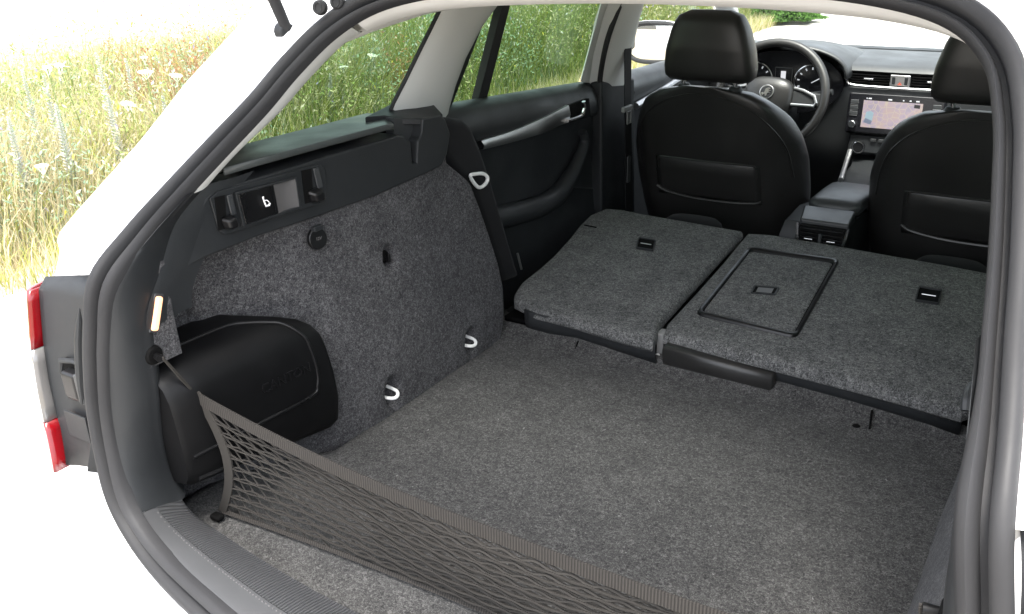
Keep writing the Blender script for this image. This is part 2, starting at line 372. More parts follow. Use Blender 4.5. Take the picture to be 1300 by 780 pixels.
# rear bumper
rows = []
for i in range(-27, 28):
    a = off(i, -.020, -.006); k = abs(a.x)/.55; sg_ = 1 if a.x > 0 else -1
    o_ = a+V((sg_*.06*smooth((k-.75)/.25), -.012, -.006-.02*smooth((k-.7)/.3)))
    xo = sg_*(abs(a.x)+.32*smooth((k-.55)/.5)); wrap = .40*smooth((abs(xo)-.62)/.26)
    row = [a, o_]
    for dz, dy, f in ((-.020, -.045, .35), (-.055, -.075, .8), (-.10, -.085, 1), (-.22, -.085, 1), (-.32, -.07, 1), (-.42, -.03, 1)):
        row.append(V((lerp(o_.x, xo, f), lerp(a.y, -.125+.03*k*k, f*.6)+dy*(1-.2*k)+wrap*f, .04+dz)))
    rows.append(row)
obj('rear_bumper', MB().grid(rows), 'paint', car, smooth=60)
obj('underbody', MB().box((0, 1.85, -.37), (1.60, 3.9, .06)), 'void', car, smooth=0)
for sx in (-1, 1):
    for y in (.72, 3.40):
        wl = MB(); rings = []
        for rr, dx in ((.20, -.10), (.29, -.10), (.315, -.07), (.318, .0), (.315, .07), (.29, .10), (.20, .10)):
            rings.append([V((sx*.77+dx, y+rr*math.cos(2*math.pi*k/40), GZ+.316+rr*math.sin(2*math.pi*k/40))) for k in range(40)])
        wheel = obj('wheel', wl.grid(rings, cu=True, cv=True), 'tyre', car)
        rm = MB().disc((sx*.83, y, GZ+.316), (sx, 0, 0), .205, .03, 32)
        obj('rim', rm, 'alu', wheel)

# ---- exterior pillars and side glass (seen through the windows)
def pillar(name, edges, m, s, th=.03):     # edges: (rear point, front point) bottom to top
    obj(name, MB().grid([[mir(a, s), mir(lerp(V(a), V(b), .5), s), mir(b, s)] for a, b in edges]), m, car, smooth=60, solid=th)
GX, GB = -.745, .44           # leaning plane of the side glass: X = GX + GB (Z-.47)
for s in (-1, 1):
    q = lambda x, y: UX(x, y, GX, GB, .47)
    c_lo_r, c_up_r = q(515, 146), q(578, -8); c_lo_f, c_up_f = q(552, 150), q(612, -8)
    pillar('rear_side_post', [(c_lo_r, c_lo_f), (c_up_r, c_up_f)], 'trim', s)
    d1, d2, d3, d4 = q(596.5, 134), q(608, 132), q(641, -4), q(631, -4)
    bar = MB().hexa([mir(p, s) for p in (d1, d2, d3, d4)]+[mir(p+V((.02, 0, 0)), s) for p in (d1, d2, d3, d4)])
    obj('window_divider', bar, 'rubber', car, smooth=0)
    b1, b2, b3, b4 = q(737, 107), q(766, 108), q(800, -12), q(773, -12)
    pillar('centre_post', [(b1, b2), (b4, b3)], 'trim', s)
    wb = lambda y: .485-.075*(y-1.0)
    def pane(ya, yb, yc, yd, m, zt=.765):   # bottom rear, bottom front, top rear, top front
        rows = []
        for t in [k/4 for k in range(5)]:
            row = []
            for u in [k/4 for k in range(5)]:
                y = lerp(lerp(ya, yb, u), lerp(yc, yd, u), t); z = lerp(wb(lerp(ya, yb, u))-.12, zt, t)
                row.append(mir((GX+GB*(z-.47)-.012+.0*t, y, z), s))
            rows.append(row)
        obj('side_window', MB().grid(rows), m, car, smooth=60)
    rows = []
    for z in (.47, .55, .63, .71, .78):
        rows.append([mir((-(W(z)-.03-.04*u), lerp(QW(z)-.04, lerp(.95, 1.20, (z-.47)/.31), u), z), s) for u in (0, .33, .66, 1)])
    obj('quarter_window', MB().grid(rows), 'glass_tint', car, smooth=60)
    pane(c_lo_f.y-.02, b1.y+.02, c_up_f.y+.02, b4.y+.02, 'glass_tint')
    pane(b2.y-.02, 2.95, b3.y-.02, 2.30, 'glass_clear')
    pillar('windscreen_post', [((-.735, 2.90, .36), (-.70, 3.04, .36)), ((-.60, 2.28, .74), (-.56, 2.36, .74)), ((-.56, 2.10, .83), (-.53, 2.18, .85))], 'paint', s)

# ---- tail lights: black backing on the boot jamb, lens wrapping round the corner
for s in (-1, 1):
    top_in, top_out = U(132, 345, 'Y', .030), U(62, 352, 'Y', .030)
    bk = [(.448, -.590, -.742, .030), (.40, -.600, -.752, .020), (.317, -.610, -.748, .004), (.25, -.618, -.746, -.004), (.196, -.628, -.740, -.012), (.138, -.640, -.722, -.026)]
    rows = [[mir(V((lerp(xi, xo, u), y+.004*math.sin(math.pi*u)-(.010 if u in (0,) else 0), z-.028*u*(1 if z > .4 else .0)-(.02*(u)*(1 if z < .2 else 0)))), s) for u in (0, .12, .3, .5, .7, .86, .93, 1)] for z, xi, xo, y in bk]
    tl = obj('tail_light', MB().grid(rows), 'trim', car, smooth=50, solid=.035)
    lens_bands = [(.402, .312, 'lens_red'), (.3105, .194, 'lens_white'), (.1925, .116, 'lens_red')]
    def edge(z): return interp(z, [(.105, -.716), (.148, -.726), (.196, -.740), (.25, -.748), (.317, -.751), (.40, -.755), (.425, -.745)])
    def ey(z): return interp(z, [(.105, -.034), (.196, -.016), (.317, 0.0), (.425, .024)])
    for za, zb, mm in lens_bands:
        rows = []
        for k in range(6):
            z = lerp(za, zb, k/5); e = edge(z)+.002; y = ey(z)-.006
            rows.append([mir(V(p), s) for p in ((e, y+.03, z), (e, y-.004, z), (e-.003, y-.008, z), (e-.010, y-.006, z), (e-.016, y+.002, z), (e-.021, y+.016, z), (e-.028, y+.040, z))])
        obj('lens', MB().grid(rows), mm, tl, smooth=60, solid=.006)
    rec = MB()                                         # latch pocket with its buffer
    c = V((-.664, -.004, .275)); 
    rec.tube([mir(c+V((dx, 0, dz)), s) for dx, dz in ((-.030, .028), (.0, .034), (.030, .034), (.030, -.030), (-.028, -.034), (-.034, .010))], .0045, 8, closed=True)
    obj('buffer_frame', rec, 'trim', tl)
    obj('buffer_pocket', MB().box(mir(c+V((0, .006, 0)), s), (.058, .012, .060)), 'void', tl, smooth=0)
    obj('buffer', MB().box(mir(c+V((.004, -.006, -.002)), s), (.036, .022, .046)), 'trim_gloss', tl, bevel=.006)
    obj('buffer_plate', MB().box(mir(c+V((.030, -.008, 0)), s), (.014, .02, .050)), 'trim_mid', tl, bevel=.003)
    obj('moulded_patch', MB().box(mir(V((-.675, -.014, .197)), s), (.055, .003, .045)), 'trim', tl, bevel=.001)
    fr = [mir(off(i, -.036, .002), s) for i in range(6*7, 6*10-2, 2)]
    obj('jamb_moulding', MB().tube(fr, lambda t: .006*math.sin(math.pi*min(1, max(0.05, t)))**.4+.001, 8), 'trim', tl)

# ---- tailgate swung up, struts and rubber stops
gate = MB(); rows_o, rows_i = [], []
def gp(t, x, dn):      # point on the raised tailgate
    d = V((0, -.83, .557)); nn = V((0, .557, .83)); o = V((0, .50, .885)); return o+d*(t*1.08)+V((x, 0, 0))+nn*(dn+.10*math.sin(math.pi*t)*1.0)
ring = [(-.50, 0), (-.58, .35), (-.60, .7), (-.55, 1.0), (0, 1.03), (.55, 1.0), (.60, .7), (.58, .35), (.50, 0), (0, -.01)]
inner = [(-.42, .07), (-.50, .35), (-.51, .50), (-.3, .53), (0, .535), (.3, .53), (.51, .50), (.50, .35), (.42, .07), (0, .055)]
tgo = MB()
lower_idx = [2, 3, 4, 5, 6]
for dn in (0, .045):
    pass
A = [gp(t, x, .045) for x, t in ring]; B = [gp(t, x, .045) for x, t in inner]; A2 = [gp(t, x, 0) for x, t in ring]; B2 = [gp(t, x, .01) for x, t in inner]
tgo.grid([A2, A, B, B2], cu=True, cv=True)
tgate = obj('tailgate', tgo, 'paint', car, smooth=40)
obj('rear_window', MB().add([lerp(a, b, .5) for a, b in zip(B, B2)], [tuple(range(10))]), 'glass_gate', tgate, smooth=0)
for s in (-1, 1):
    lo = V((-.545, .405, .748)); hi = U(262, -200, 'X', -.56); hi = lo+(hi-lo).normalized()*.42
    st = obj('gas_strut', MB().tube([mir(lo+(hi-lo)*t, s) for t in (0, .08, .081, 1)], lambda t: .0095 if t > .3 else .0085, 12), 'rubber', car)
    obj('strut_joint', MB().disc(mir(lo+V((-.016, .004, -.002)), s), mir((1, -.3, 0), s), .016, .022, 16, .013), 'trim', st, bevel=.003)
    obj('strut_rod', MB().tube([mir(hi, s), mir(hi+(hi-lo).normalized()*.16, s)], .0045, 10), 'chrome', st)
    for (px, py, r0) in ((408, 10, .0115), (430, 3, .0115)) if s == -1 else ():
        c = U(px, py, 'Y', .42 if px < 420 else .45)
        bs = obj('rubber_stop', MB().disc(mir(c, s), mir((.35, -1, .15), s), r0+.001, .012, 24, r0-.001), 'rubber', car, bevel=.003)
        obj('stop_ring', MB().tube([mir(c+V((.35, -1, .15)).normalized()*.0125+V((math.cos(a)*.0055, math.cos(a)*.002, math.sin(a)*.0075)), s) for a in [2*math.pi*k/16 for k in range(16)]], .0012, 6, closed=True), 'trim', bs)

# ---- inner trim of the opening: sill plate, lower corner trims, light pillar and header trims
EH = {0: (0, .005, .050), 1: (-.20, .010, .050), 2: (-.33, .021, .050), 3: (-.44, .038, .046), 4: (-.530, .050, .053), 5: (-.563, .052, .100), 6: (-.566, .052, .17),
      7: (-.552, .052, .255), 8: (-.546, .053, .32), 9: (-.544, .058, .385), 10: (-.549, .098, .440), 11: (-.556, .145, .500), 12: (-.560, .215, .541),
      13: (-.552, .281, .583), 14: (-.541, .362, .626), 15: (-.530, .430, .672), 16: (-.508, .505, .722), 17: (-.455, .56, .752), 18: (-.36, .585, .772), 19: (-.2, .60, .782), 20: (0, .605, .786)}
Epts = [V(EH[k]) for k in range(21)]; Epts += [V((-p.x, p.y, p.z)) for p in Epts[-2:0:-1]]
Eloop = spline(Epts, 6, closed=True)
def band(i0, i1, cuts, lift=.006):
    rows = []
    for i in range(i0, i1+1):
        a = off(i, .017, -.002); e = Eloop[i % NL]; p, n_, b_ = frames[i % NL]; row = []
        for u in cuts: row.append(lerp(a, e, u) + (n_*.6+b_*.6)*lift*math.sin(math.pi*min(1, u*1.05))**.7 if 0 < u < 1 else lerp(a, e, u))
        rows.append(row)
    return MB().grid(rows)
sp = obj('sill_plate', band(-6*4-2, 6*4+2, (0, .06, .2, .35, .5), .010), 'sill', car, smooth=60)
mbr = band(-6*4-2, 6*4+2, (.5, .6, .72, .85, .95), .011)
mbr2 = MB()
rows = []
for i in range(-6*4-2, 6*4+3):
    a = off(i, .017, -.002); e = Eloop[i % NL]; p, n_, b_ = frames[i % NL]
    lf = lambda u: (n_*.6+b_*.6)*.010*math.sin(math.pi*min(1, u*1.05))**.7
    rows.append([lerp(a, e, u)+lf(u)+n_*.0015 for u in (.49, .60, .72, .84, .93)]+[e+n_*.002, e+V((0, .004, -.012)), e+V((0, .006, -.06))])
obj('ribbed_strip', MB().grid(rows), 'sill_ribbed', sp, smooth=60)
dots = MB()
for i in range(-6*4-1, 6*4+2):
    for h in ((0,) if abs(i) > 20 else (0, .5) if abs(i) > 12 else (0, .333, .667)):
        def pt(i_):
            a = off(i_, .017, -.002); e = Eloop[i_ % NL]; p, n_, b_ = frames[i_ % NL]
            return lerp(a, e, .45)+(n_*.6+b_*.6)*.010*math.sin(math.pi*.4725)**.7
        c = lerp(pt(i), pt(i+1), h); dots.disc(c-V((0, 0, .001)), (0, -.2, 1), .0019, .0018, 8, .0010)
tag(obj('stud_row', dots, 'switch_grey', sp, smooth=60), kind='stuff')
for s in (-1, 1):
    rows = []
    for i in range(6*4+2, 6*12+1):
        a = off(i, .017, -.002); e = Eloop[i]; p, n_, b_ = frames[i]
        row = [lerp(a, e, u)+(n_*.6+b_*.6)*.012*math.sin(math.pi*min(1, u*1.05))**.7 if 0 < u < 1 else lerp(a, e, u) for u in (0, .06, .25, .45, .65, .85, .95, 1)]
        row.append(e+V((-.004, .010, 0))); row.append(e+V((-.03, .03, 0)))
        rows.append([mir(q, s) for q in row])
    obj('corner_trim', MB().grid(rows), 'trim', car, smooth=60)
    rows = []
    for i in range(6*12, 6*16+3):
        a = off(i, .010, -.004); e = Eloop[i]; p, n_, b_ = frames[i]
        rows.append([mir(q, s) for q in [a, lerp(a, e, .25)+n_*.006, lerp(a, e, .6)+n_*.008, lerp(a, e, .9)+n_*.004, e, e+V((-.03, .012, 0)), e+V((-.10, .05, 0))]])
    obj('pillar_trim', MB().grid(rows), 'light_trim', car, smooth=60)
rows = []
for i in range(6*16+3, NL-6*16-2):
    a = off(i, .010, -.004); e = Eloop[i]; p, n_, b_ = frames[i]
    rows.append([a, lerp(a, e, .25)+n_*.010, lerp(a, e, .6)+n_*.014, lerp(a, e, .9)+n_*.006, e, e+V((0, .03, .012)), e+V((0, .10, .03))])
obj('header_trim', MB().grid(rows), 'headlining', car, smooth=60)
# headlining with its turned-down sides
rows = []
for y in (.60, .8, 1.0, 1.3, 1.7, 2.1):
    zc = interp(y, [(.6, .825), (1.0, .85), (1.6, .855), (2.1, .83)])
    rows.append([V((x, y, zc-.10*(abs(x)/.56)**5)) for x in (-.56, -.545, -.52, -.48, -.4, -.2, 0, .2, .4, .48, .52, .545, .56)])
obj('headlining', MB().grid(rows), 'headlining', car, smooth=60, solid=-.012)
for s in (-1, 1):     # cloth rail above the quarter window
    low = [UX(x, y, -.56, .25, .55) for x, y in ((432, 57), (450, 50), (475, 40), (520, 25), (560, 14), (640, 2))]+[V((-.55, 1.4, .75)), V((-.55, 2.1, .74))]
    low = spline(low, 4); rows = []
    for p in low:
        rows.append([mir(q, s) for q in (p+V((-.09, .02, .025)), p+V((-.008, 0, -.002)), p, p+V((.010, 0, .008)), p+V((.03, -.005, .04)), p+V((.05, -.02, .085)))])
    obj('rail_trim', MB().grid(rows), 'headlining', car, smooth=60)
    # C pillar cover
    Le = [UX(x, y, -.655, .40, .5) for x, y in ((492, 145), (497, 132), (512, 103), (527, 72), (545, 36), (560, 5), (568, -10))]
    Re = [UX(x, y, -.655, .40, .5) for x, y in ((571, 160), (576, 138), (584, 110), (597, 75), (618, 34), (640, 4), (650, -10))]
    rows = []
    for a, b in zip(Le, Re):
        rows.append([mir(q, s) for q in (a+V((-.03, .08, 0)), a+V((-.002, .004, 0)), lerp(a, b, .06)+V((.006, 0, 0)), lerp(a, b, .3)+V((.014, 0, 0)), lerp(a, b, .6)+V((.013, 0, 0)), lerp(a, b, .85)+V((.0, 0, 0)), b+V((-.012, 0, 0)), b+V((-.09, .04, 0)))])
    cp = obj('pillar_trim', MB().grid(rows), 'light_trim', car, smooth=70)
    obj('edge_strip', MB().tube([mir(a+V((.001, .004, 0)), s) for a in Le], .0042, 6), 'rubber', cp)

# ---- boot floor
rows = []
def flx(y): return interp(y, [(.02, .60), (.10, .632), (.24, .632), (.30, .56), (.36, .512), (.5, .508), (.88, .505), (.925, .545), (.97, .60), (1.10, .62)])
ys = [.02, .06, .12, .2, .24, .27, .30, .33, .36, .45, .6, .75, .88, .935, .952, .962, .972, .985, 1.0, 1.05, 1.10]
for y in ys:
    h = interp(y, [(.93, 0), (.958, .020), (.974, .027), (.99, .008), (1.1, -.02)])
    rows.append([V((flx(y)*x, y-.0*abs(x), h*(1 if abs(x) < .74 else .75))) for x in [-1, -.97, -.9, -.8, -.72, -.70]+[k/5-.6 for k in range(7)]+[.70, .72, .8, .9, .97, 1]])
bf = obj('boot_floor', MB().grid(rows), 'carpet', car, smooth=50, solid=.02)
for px, py in ((742, 449), (1087, 541)):
    c = U(px, py, 'Z', .002); obj('floor_eyelet', MB().disc(c, (0, 0, 1), .0075, .0015, 16, .006), 'void', bf)
lint = MB()
for k in range(30):
    x_, y_ = random.uniform(-.48, .48), random.uniform(.16, .92); a_ = random.uniform(0, 3.14); l_ = random.uniform(.0012, .0040)
    lint.tube([V((x_, y_, .0012)), V((x_+l_*math.cos(a_), y_+l_*math.sin(a_), .0022))], .0005, 4)
tag(obj('lint', lint, 'grey_plastic', bf, smooth=0), kind='stuff')
for px in (735, 1108):
    a, b = UZ(px-1, 434 if px < 900 else 522, .018, 0, 0), UZ(px+(-5 if px < 900 else -4), 446 if px < 900 else 545, .002, 0, 0)
    obj('floor_notch', MB().tube([a+V((0, 0, .001)), lerp(a, b, .5)+V((0, 0, .002)), b+V((0, 0, .001))], .0022, 6), 'void', bf)

# ---- carpeted side walls
def wallx(y, z, side=-1):
    wheel = -.505-.055*smooth(z/.45)-.010*max(0, (y-.6))
    rec = -.650
    k = max(0, min(1, (y-.13)/.30)); k = k-.04*math.exp(-((y-.43)/.035)**2)
    if side == 1: return wheel+.024*(1-smooth(z/.3))
    x = lerp(rec, wheel, k)
    if y < .20 and z > .30: x = lerp(-.549-.02*smooth((.2-z)/.2), rec, smooth((y-.105)/.03))
    return x
def wall_front(z): return interp(z, [(-.02, .905), (.0, .915), (.05, .938), (.115, .950), (.174, .946), (.243, .932), (.31, .917), (.365, .900), (.38, .888), (.41, .857), (.43, .832), (.47, .82)])
for s in (-1, 1):
    rows = []
    for zi in range(57):
        z = -.02+zi*(.475/56)
        row = []
        for yi in range(131):
            y = lerp(.045, wall_front(z), yi/130); x = wallx(y, z, s)
            # pressed hollows round the lashing eyes and the bag-hook hole
            for (yc, zc, ry, rz, dp) in ((.532, .040, .026, .040, .042), (.804, .038, .025, .038, .042), (.604, .296, .024, .030, .034)):
                d = math.hypot((y-yc)/ry, (z-zc)/rz)
                if d < 1: x -= dp*smooth((1-d)*1.6)
            # soft pressing along the front top corner
            d = math.hypot((y-.83)/.07, (z-.41)/.05); x -= .010*max(0, 1-d)
            x += .0012*math.sin(y*23+z*11)*math.sin(z*17)
            row.append(mir((x, y, z), s))
        e = row[-1]; row.append(e+V((s*.02, .012, 0))); row.append(e+V((s*.09, .014, 0)))
        rows.append(row)
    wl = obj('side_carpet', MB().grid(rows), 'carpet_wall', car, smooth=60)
    for (px, py, y0) in ((503, 503, .525), (602, 440, .797)) if s == -1 else ():
        c = V((-.514, y0+.004, .034)); pth = spline([c+V((-.02, -.012, .002)), c+V((.002, -.011, .001)), c+V((.013, -.003, .0)), c+V((.014, .006, .003)), c+V((.004, .013, .007)), c+V((-.02, .014, .010))], 5)
        obj('lashing_eye', MB().tube([mir(p, s) for p in pth], .0036, 8), 'wire_white', wl)
        obj('eye_recess', MB().disc(mir(c+V((-.036, .002, .006)), s), (-s, 0, .1), .014, .006, 16, .012), 'void', wl)
    c = V((-.556, .602, .296))
    hk = obj('folding_hook', MB().disc(mir(c+V((-.012, 0, 0)), s), mir((1, -.1, .2), s), .015, .010, 18, .012), 'void', wl, bevel=.002)
    obj('hook_tab', MB().box(mir(c+V((.004, .002, -.002)), s), (.008, .006, .018)), 'trim_gloss', wl, bevel=.002)

# 12 volt socket cap on the left wall
c = V((-.552, .418, .392)); nx = V((.97, -.15, .15)).normalized()
cap = obj('socket_cap', MB().disc(c, nx, .0205, .008, 32, .019), 'trim_gloss', car, bevel=.002)
obj('socket_hinge', MB().box(c+nx*.005+V((0, .002, .019)), (.010, .022, .009)), 'trim', cap, bevel=.0015)
obj('socket_lettering', text_mb('12V', .008, .0004, c+nx*.0088, (.12, .98, -.05), (0, 0, 1)), 'switch_grey', cap, smooth=0)

# boot lamp, lit, and the net hook post below it
c = U(198, 398, 'X', -.543)
lampM = MB().box(c+V((.002, 0, 0)), (.008, .012, .052), Matrix.Rotation(R(-22), 3, 'X'))
lp = obj('boot_lamp', lampM, 'lamp_on', car, bevel=.006, seg=3)
obj('lamp_frame', MB().box(c+V((-.002, .001, 0)), (.006, .018, .060), Matrix.Rotation(R(-22), 3, 'X')), 'trim_mid', lp, bevel=.003)
HOOKS = []
for s in (-1, 1):
    c = mir(U(198, 452, 'X', -.541), s); HOOKS.append(c)
    hp = obj('net_hook', MB().disc(c+V((s*.008, 0, 0)), (-s, 0, 0), .016, .008, 20, .013), 'void', car, bevel=.002)
    obj('hook_stud', MB().disc(c, (-s, -.2, 0), .005, .014, 12, .006), 'trim_gloss', hp)

# ---- plastic side trims above the carpet
def py_(x, y, X=-.553): return U(x, y, 'X', X)
face = [(214, 354), (262, 327), (330, 300), (400, 277), (480, 248), (545, 219), (562, 210), (568, 196), (572, 170), (566, 152), (560, 146), (537, 151), (536.5, 166), (534.5, 174), (531, 178.5), (529.5, 207), (524, 208), (522, 179.5), (516, 178), (513, 172), (505, 172), (500, 174), (489, 177), (420, 197), (350, 219), (276, 241), (262, 252), (246, 278), (225, 318)]
fp = [py_(x, y) for x, y in face]
for s in (-1, 1):
    pl = [mir(p, s) for p in fp]
    sg = 1 if s == 1 else -1
    st = obj('side_trim', MB().prism(pl, (sg*.10, 0, 0)), 'trim', car, smooth=30, bevel=.004)
    # filler between trim face and corner trim
    rows = []
    for i in range(6*9-2, 6*12+1):
        e = Eloop[i]; f = V((-.551, max(e.y+.03, .10), e.z)); rows.append([mir(q, s) for q in (e+V((.0015, -.004, 0)), e+V((.003, .012, 0)), V((-.5525, e.y+.05, e.z)), V((-.556, e.y+.09, e.z))) ])
    obj('trim_return', MB().grid(rows), 'trim', st, smooth=60)
    obj('leak_plate', MB().box(mir((-.632, .53, .480), s), (.006, .70, .10)), 'void', st, smooth=0)  # added black plate, blocks light leaking in past the shelf end
    # load cover rail: a shelf that overhangs a dark gap
    shelf = [(284, 214), (350, 196), (420, 177), (490, 158.5), (500, 158.5), (501, 165), (491, 166), (420, 185), (350, 205), (279, 226)]
    a = [py_(x, y, -.560) for x, y in shelf]
    top_r, top_f = U(297, 193, 'X', -.66), U(476, 147, 'X', -.66)
    n = 5; front_top = a[:5]; sh = MB(); bk = [lerp(top_r, top_f, k/4)+V((0, .02 if k == 4 else 0, 0)) for k in range(5)]
    frt = [p.copy() for p in front_top]; low = [p+V((0, 0, -.011)) for p in frt]
    bk2 = [V((-.70, p.y, p.z-.002)) for p in bk]
    sh.grid([[mir(q, s) for q in r] for r in (low, frt, [lerp(p, q, .03)+V((0, 0, .001)) for p, q in zip(frt, bk)], bk, bk2, [p+V((0, 0, -.05)) for p in bk2])])
    obj('cover_rail', sh, 'trim_shelf_sheen', car, smooth=40, solid=.003)
    back = [U(262, 240, 'X', -.60), U(500, 172, 'X', -.60)]
    # cassette holder: sloping top plate, recessed seat and side block
    e0, e1 = .636, .020
    tpb = [U(463, 149, 'X', -.618), U(498, 131, 'X', -.650), U(548, 130, 'X', -.650), U(562, 145, 'X', -.556), U(537, 151, 'X', -.556), U(508, 151, 'X', -.580), U(488, 147, 'X', -.605)]
    obj('holder_plate', MB().prism([mir(p, s) for p in tpb], (0, 0, -.012)), 'trim', st, smooth=30, bevel=.002)
    wb_ = [U(x, y, 'X', -.578) for x, y in ((500, 150), (541, 152), (541, 200), (500, 185))]
    obj('holder_seat', MB().prism([mir(p, s) for p in wb_], (sg*.02, 0, 0)), 'trim_mid', st, smooth=0)
    rb = [U(549, 119, 'X', -.655), U(553, 131, 'X', -.640), U(530, 135, 'X', -.640), U(524, 133, 'X', -.655)]
    bl = [U(x, y, 'X', -.640) for x, y in ((497, 137), (500, 131), (549, 129), (554, 132), (555, 141), (530, 138))]
    obj('holder_block', MB().prism([mir(p, s) for p in bl], (sg*.006, 0, 0)), 'trim', st, smooth=30, bevel=.002)
    # two bag hooks in dark pockets
    for cx, cy, hgt in ((283, 268, 1), (393, 234, 1)):
        o_ = py_(cx, cy, -.551)
        if s == 1 and cx < 300: pass
        pk = [(cx-11, cy-17), (cx+2, cy-20), (cx+5, cy+22), (cx-6, cy+25)]
        pp = [py_(x, y, -.5484) for x, y in pk]
        hk = obj('bag_hook', MB().prism([mir(p, s) for p in pp], (-sg*.0008, 0, 0)), 'void', car, smooth=0)
        h0 = [py_(x, y, -.5482) for x, y in ((cx-6, cy+9), (cx+9, cy+2), (cx+14, cy+19), (cx+0, cy+24))]
        obj('hook_lip', MB().hexa([mir(p, s) for p in h0]+[mir(lerp(p, h0[2], .25)+V((.016, 0, 0)), s) for p in h0]), 'trim_gloss', hk, bevel=.005, seg=3)
        r0 = [py_(x, y, -.5482) for x, y in ((cx+3, cy-20), (cx+10, cy-22), (cx+16, cy+4), (cx+9, cy+6))]
        obj('hook_cheek', MB().hexa([mir(p, s) for p in r0]+[mir(p+V((.004, 0, 0)), s) for p in r0]), 'trim_mid', hk, bevel=.002)
    # seat release switch
    bz = [py_(x, y, -.553) for x, y in ((264, 252), (274, 243), (404, 208), (411, 214), (414, 250), (406, 258), (300, 294), (283, 298), (276, 292))]
    obj('hook_panel', MB().prism([mir(p, s) for p in bz], (-sg*.0042, 0, 0)), 'trim', st, smooth=30, bevel=.0018)
    sw = [py_(x, y, -.5480) for x, y in ((299, 247), (372, 227), (377, 262), (309, 285))]
    fr = [py_(x, y, -.5482) for x, y in ((296, 244), (373, 224), (380, 264), (306, 288))]
    rs = obj('release_switch', MB().hexa([mir(p, s) for p in sw[:1]+[lerp(sw[0], sw[1], .60), lerp(sw[3], sw[2], .60), sw[3]]]+[mir(p+V((.007, 0, 0)), s) for p in [sw[0], lerp(sw[0], sw[1], .58)+V((-.004, 0, 0)), lerp(sw[3], sw[2], .58)+V((-.004, 0, 0)), sw[3]]]), 'trim_gloss', car, bevel=.002)
    fm = MB(); fm.grid([[mir(p, s) for p in fr], [mir(p+V((.006, 0, 0)), s) for p in fr], [mir(p+V((.006, 0, 0)), s) for p in sw], [mir(p+V((-.0, 0, 0)), s) for p in sw]], cu=True, cv=True)
    obj('switch_frame', fm, 'trim', rs, bevel=.001)
    dish = []
    for k in range(7):
        u = lerp(.60, 1.0, k/6); dish.append([mir(lerp(sw[0], sw[1], u)+V((.0058-.0052*math.sin(math.pi*k/6*.95), 0, 0)), s), mir(lerp(sw[3], sw[2], u)+V((.0058-.0052*math.sin(math.pi*k/6*.95), 0, 0)), s)])
    obj('switch_dish', MB().grid(dish), 'switch_grey', rs, smooth=60)
    ic = lambda x, y: mir(py_(x, y, -.5480)+V((.0072, 0, 0)), s)
    im = MB(); im.tube([ic(329.5, 250), ic(331, 254), ic(333, 259.5)], .0013, 6); im.tube([ic(333.5, 261), ic(338, 260), ic(338.5, 257)], .0015, 6); im.tube([ic(332.5, 254), ic(335, 253.6), ic(337.5, 256)], .0008, 6); im.disc(ic(330, 250), (1, 0, 0), .0016, .0006, 10)
    obj('switch_symbol', im, 'white_mark', rs)

# ---- black loudspeaker box behind the wheel arch
BOXSEC = [(-.645, .055), (-.645, .298), (-.612, .304), (-.596, .302), (-.550, .289), (-.527, .279), (-.512, .264), (-.503, .244), (-.498, .215), (-.493, .168), (-.490, .12), (-.494, .070), (-.502, .058), (-.520, .055)]
def box_end(x): return lerp(.240, .362, max(0, min(1.05, (x+.604)/.107)))
def bpt(k, u, grow=0):          # k index along the section, u 0..1 along the box
    i = max(0, min(len(BOXSEC)-1.001, k)); a = BOXSEC[int(i)]; b = BOXSEC[int(i)+1]; f = i-int(i); x, z = lerp(a[0], b[0], f), lerp(a[1], b[1], f)
    xo = x-.028*(1-u)*smooth((x+.645)/.1); zo = z+(.035*(1-u) if z < .1 else 0)
    c = V((-.60, 0, .16)); d = V((xo-c.x, 0, zo-c.z)); d *= 1+grow
    return V((c.x+d.x, lerp(.056, box_end(x), u), c.z+d.z))
rings = []
for u, gr in ((0, -.05), (.03, 0), (.2, 0), (.4, 0), (.6, 0), (.8, 0), (.965, 0), (.985, -.006), (.995, -.018), (1, -.035)): rings.append([bpt(k, u, gr) for k in range(len(BOXSEC))])
wf = obj('loudspeaker_box', MB().loft(rings), 'box_black', car, smooth=45)
RT, RB = 3.5, 9.5
ridge = spline([bpt(RT, u, .004) for u in (.04, .4, .74)]+[bpt(RT+.25, .83, .004), bpt(RT+.8, .875, .004), bpt(5, .885, .004), bpt(6.5, .89, .004), bpt(7.5, .89, .004), bpt(8.6, .885, .004), bpt(9.2, .86, .004)]+[bpt(RB, u, .004) for u in (.80, .4, .04)], 4)
obj('lid_ridge', MB().tube(ridge, .0032, 8), 'trim_gloss', wf, smooth=60)
obj('lower_rib', MB().tube([bpt(11, .05, .01), bpt(11, .4, .01)], .0035, 8), 'trim_gloss', wf)
tx = bpt(8.4, .68, .012); obj('lid_lettering', text_mb('CANTON', .024, .0014, tx, bpt(8.4, .8)-bpt(8.4, .5), bpt(7.5, .68)-bpt(9, .68)), 'trim_gloss', wf, smooth=0)

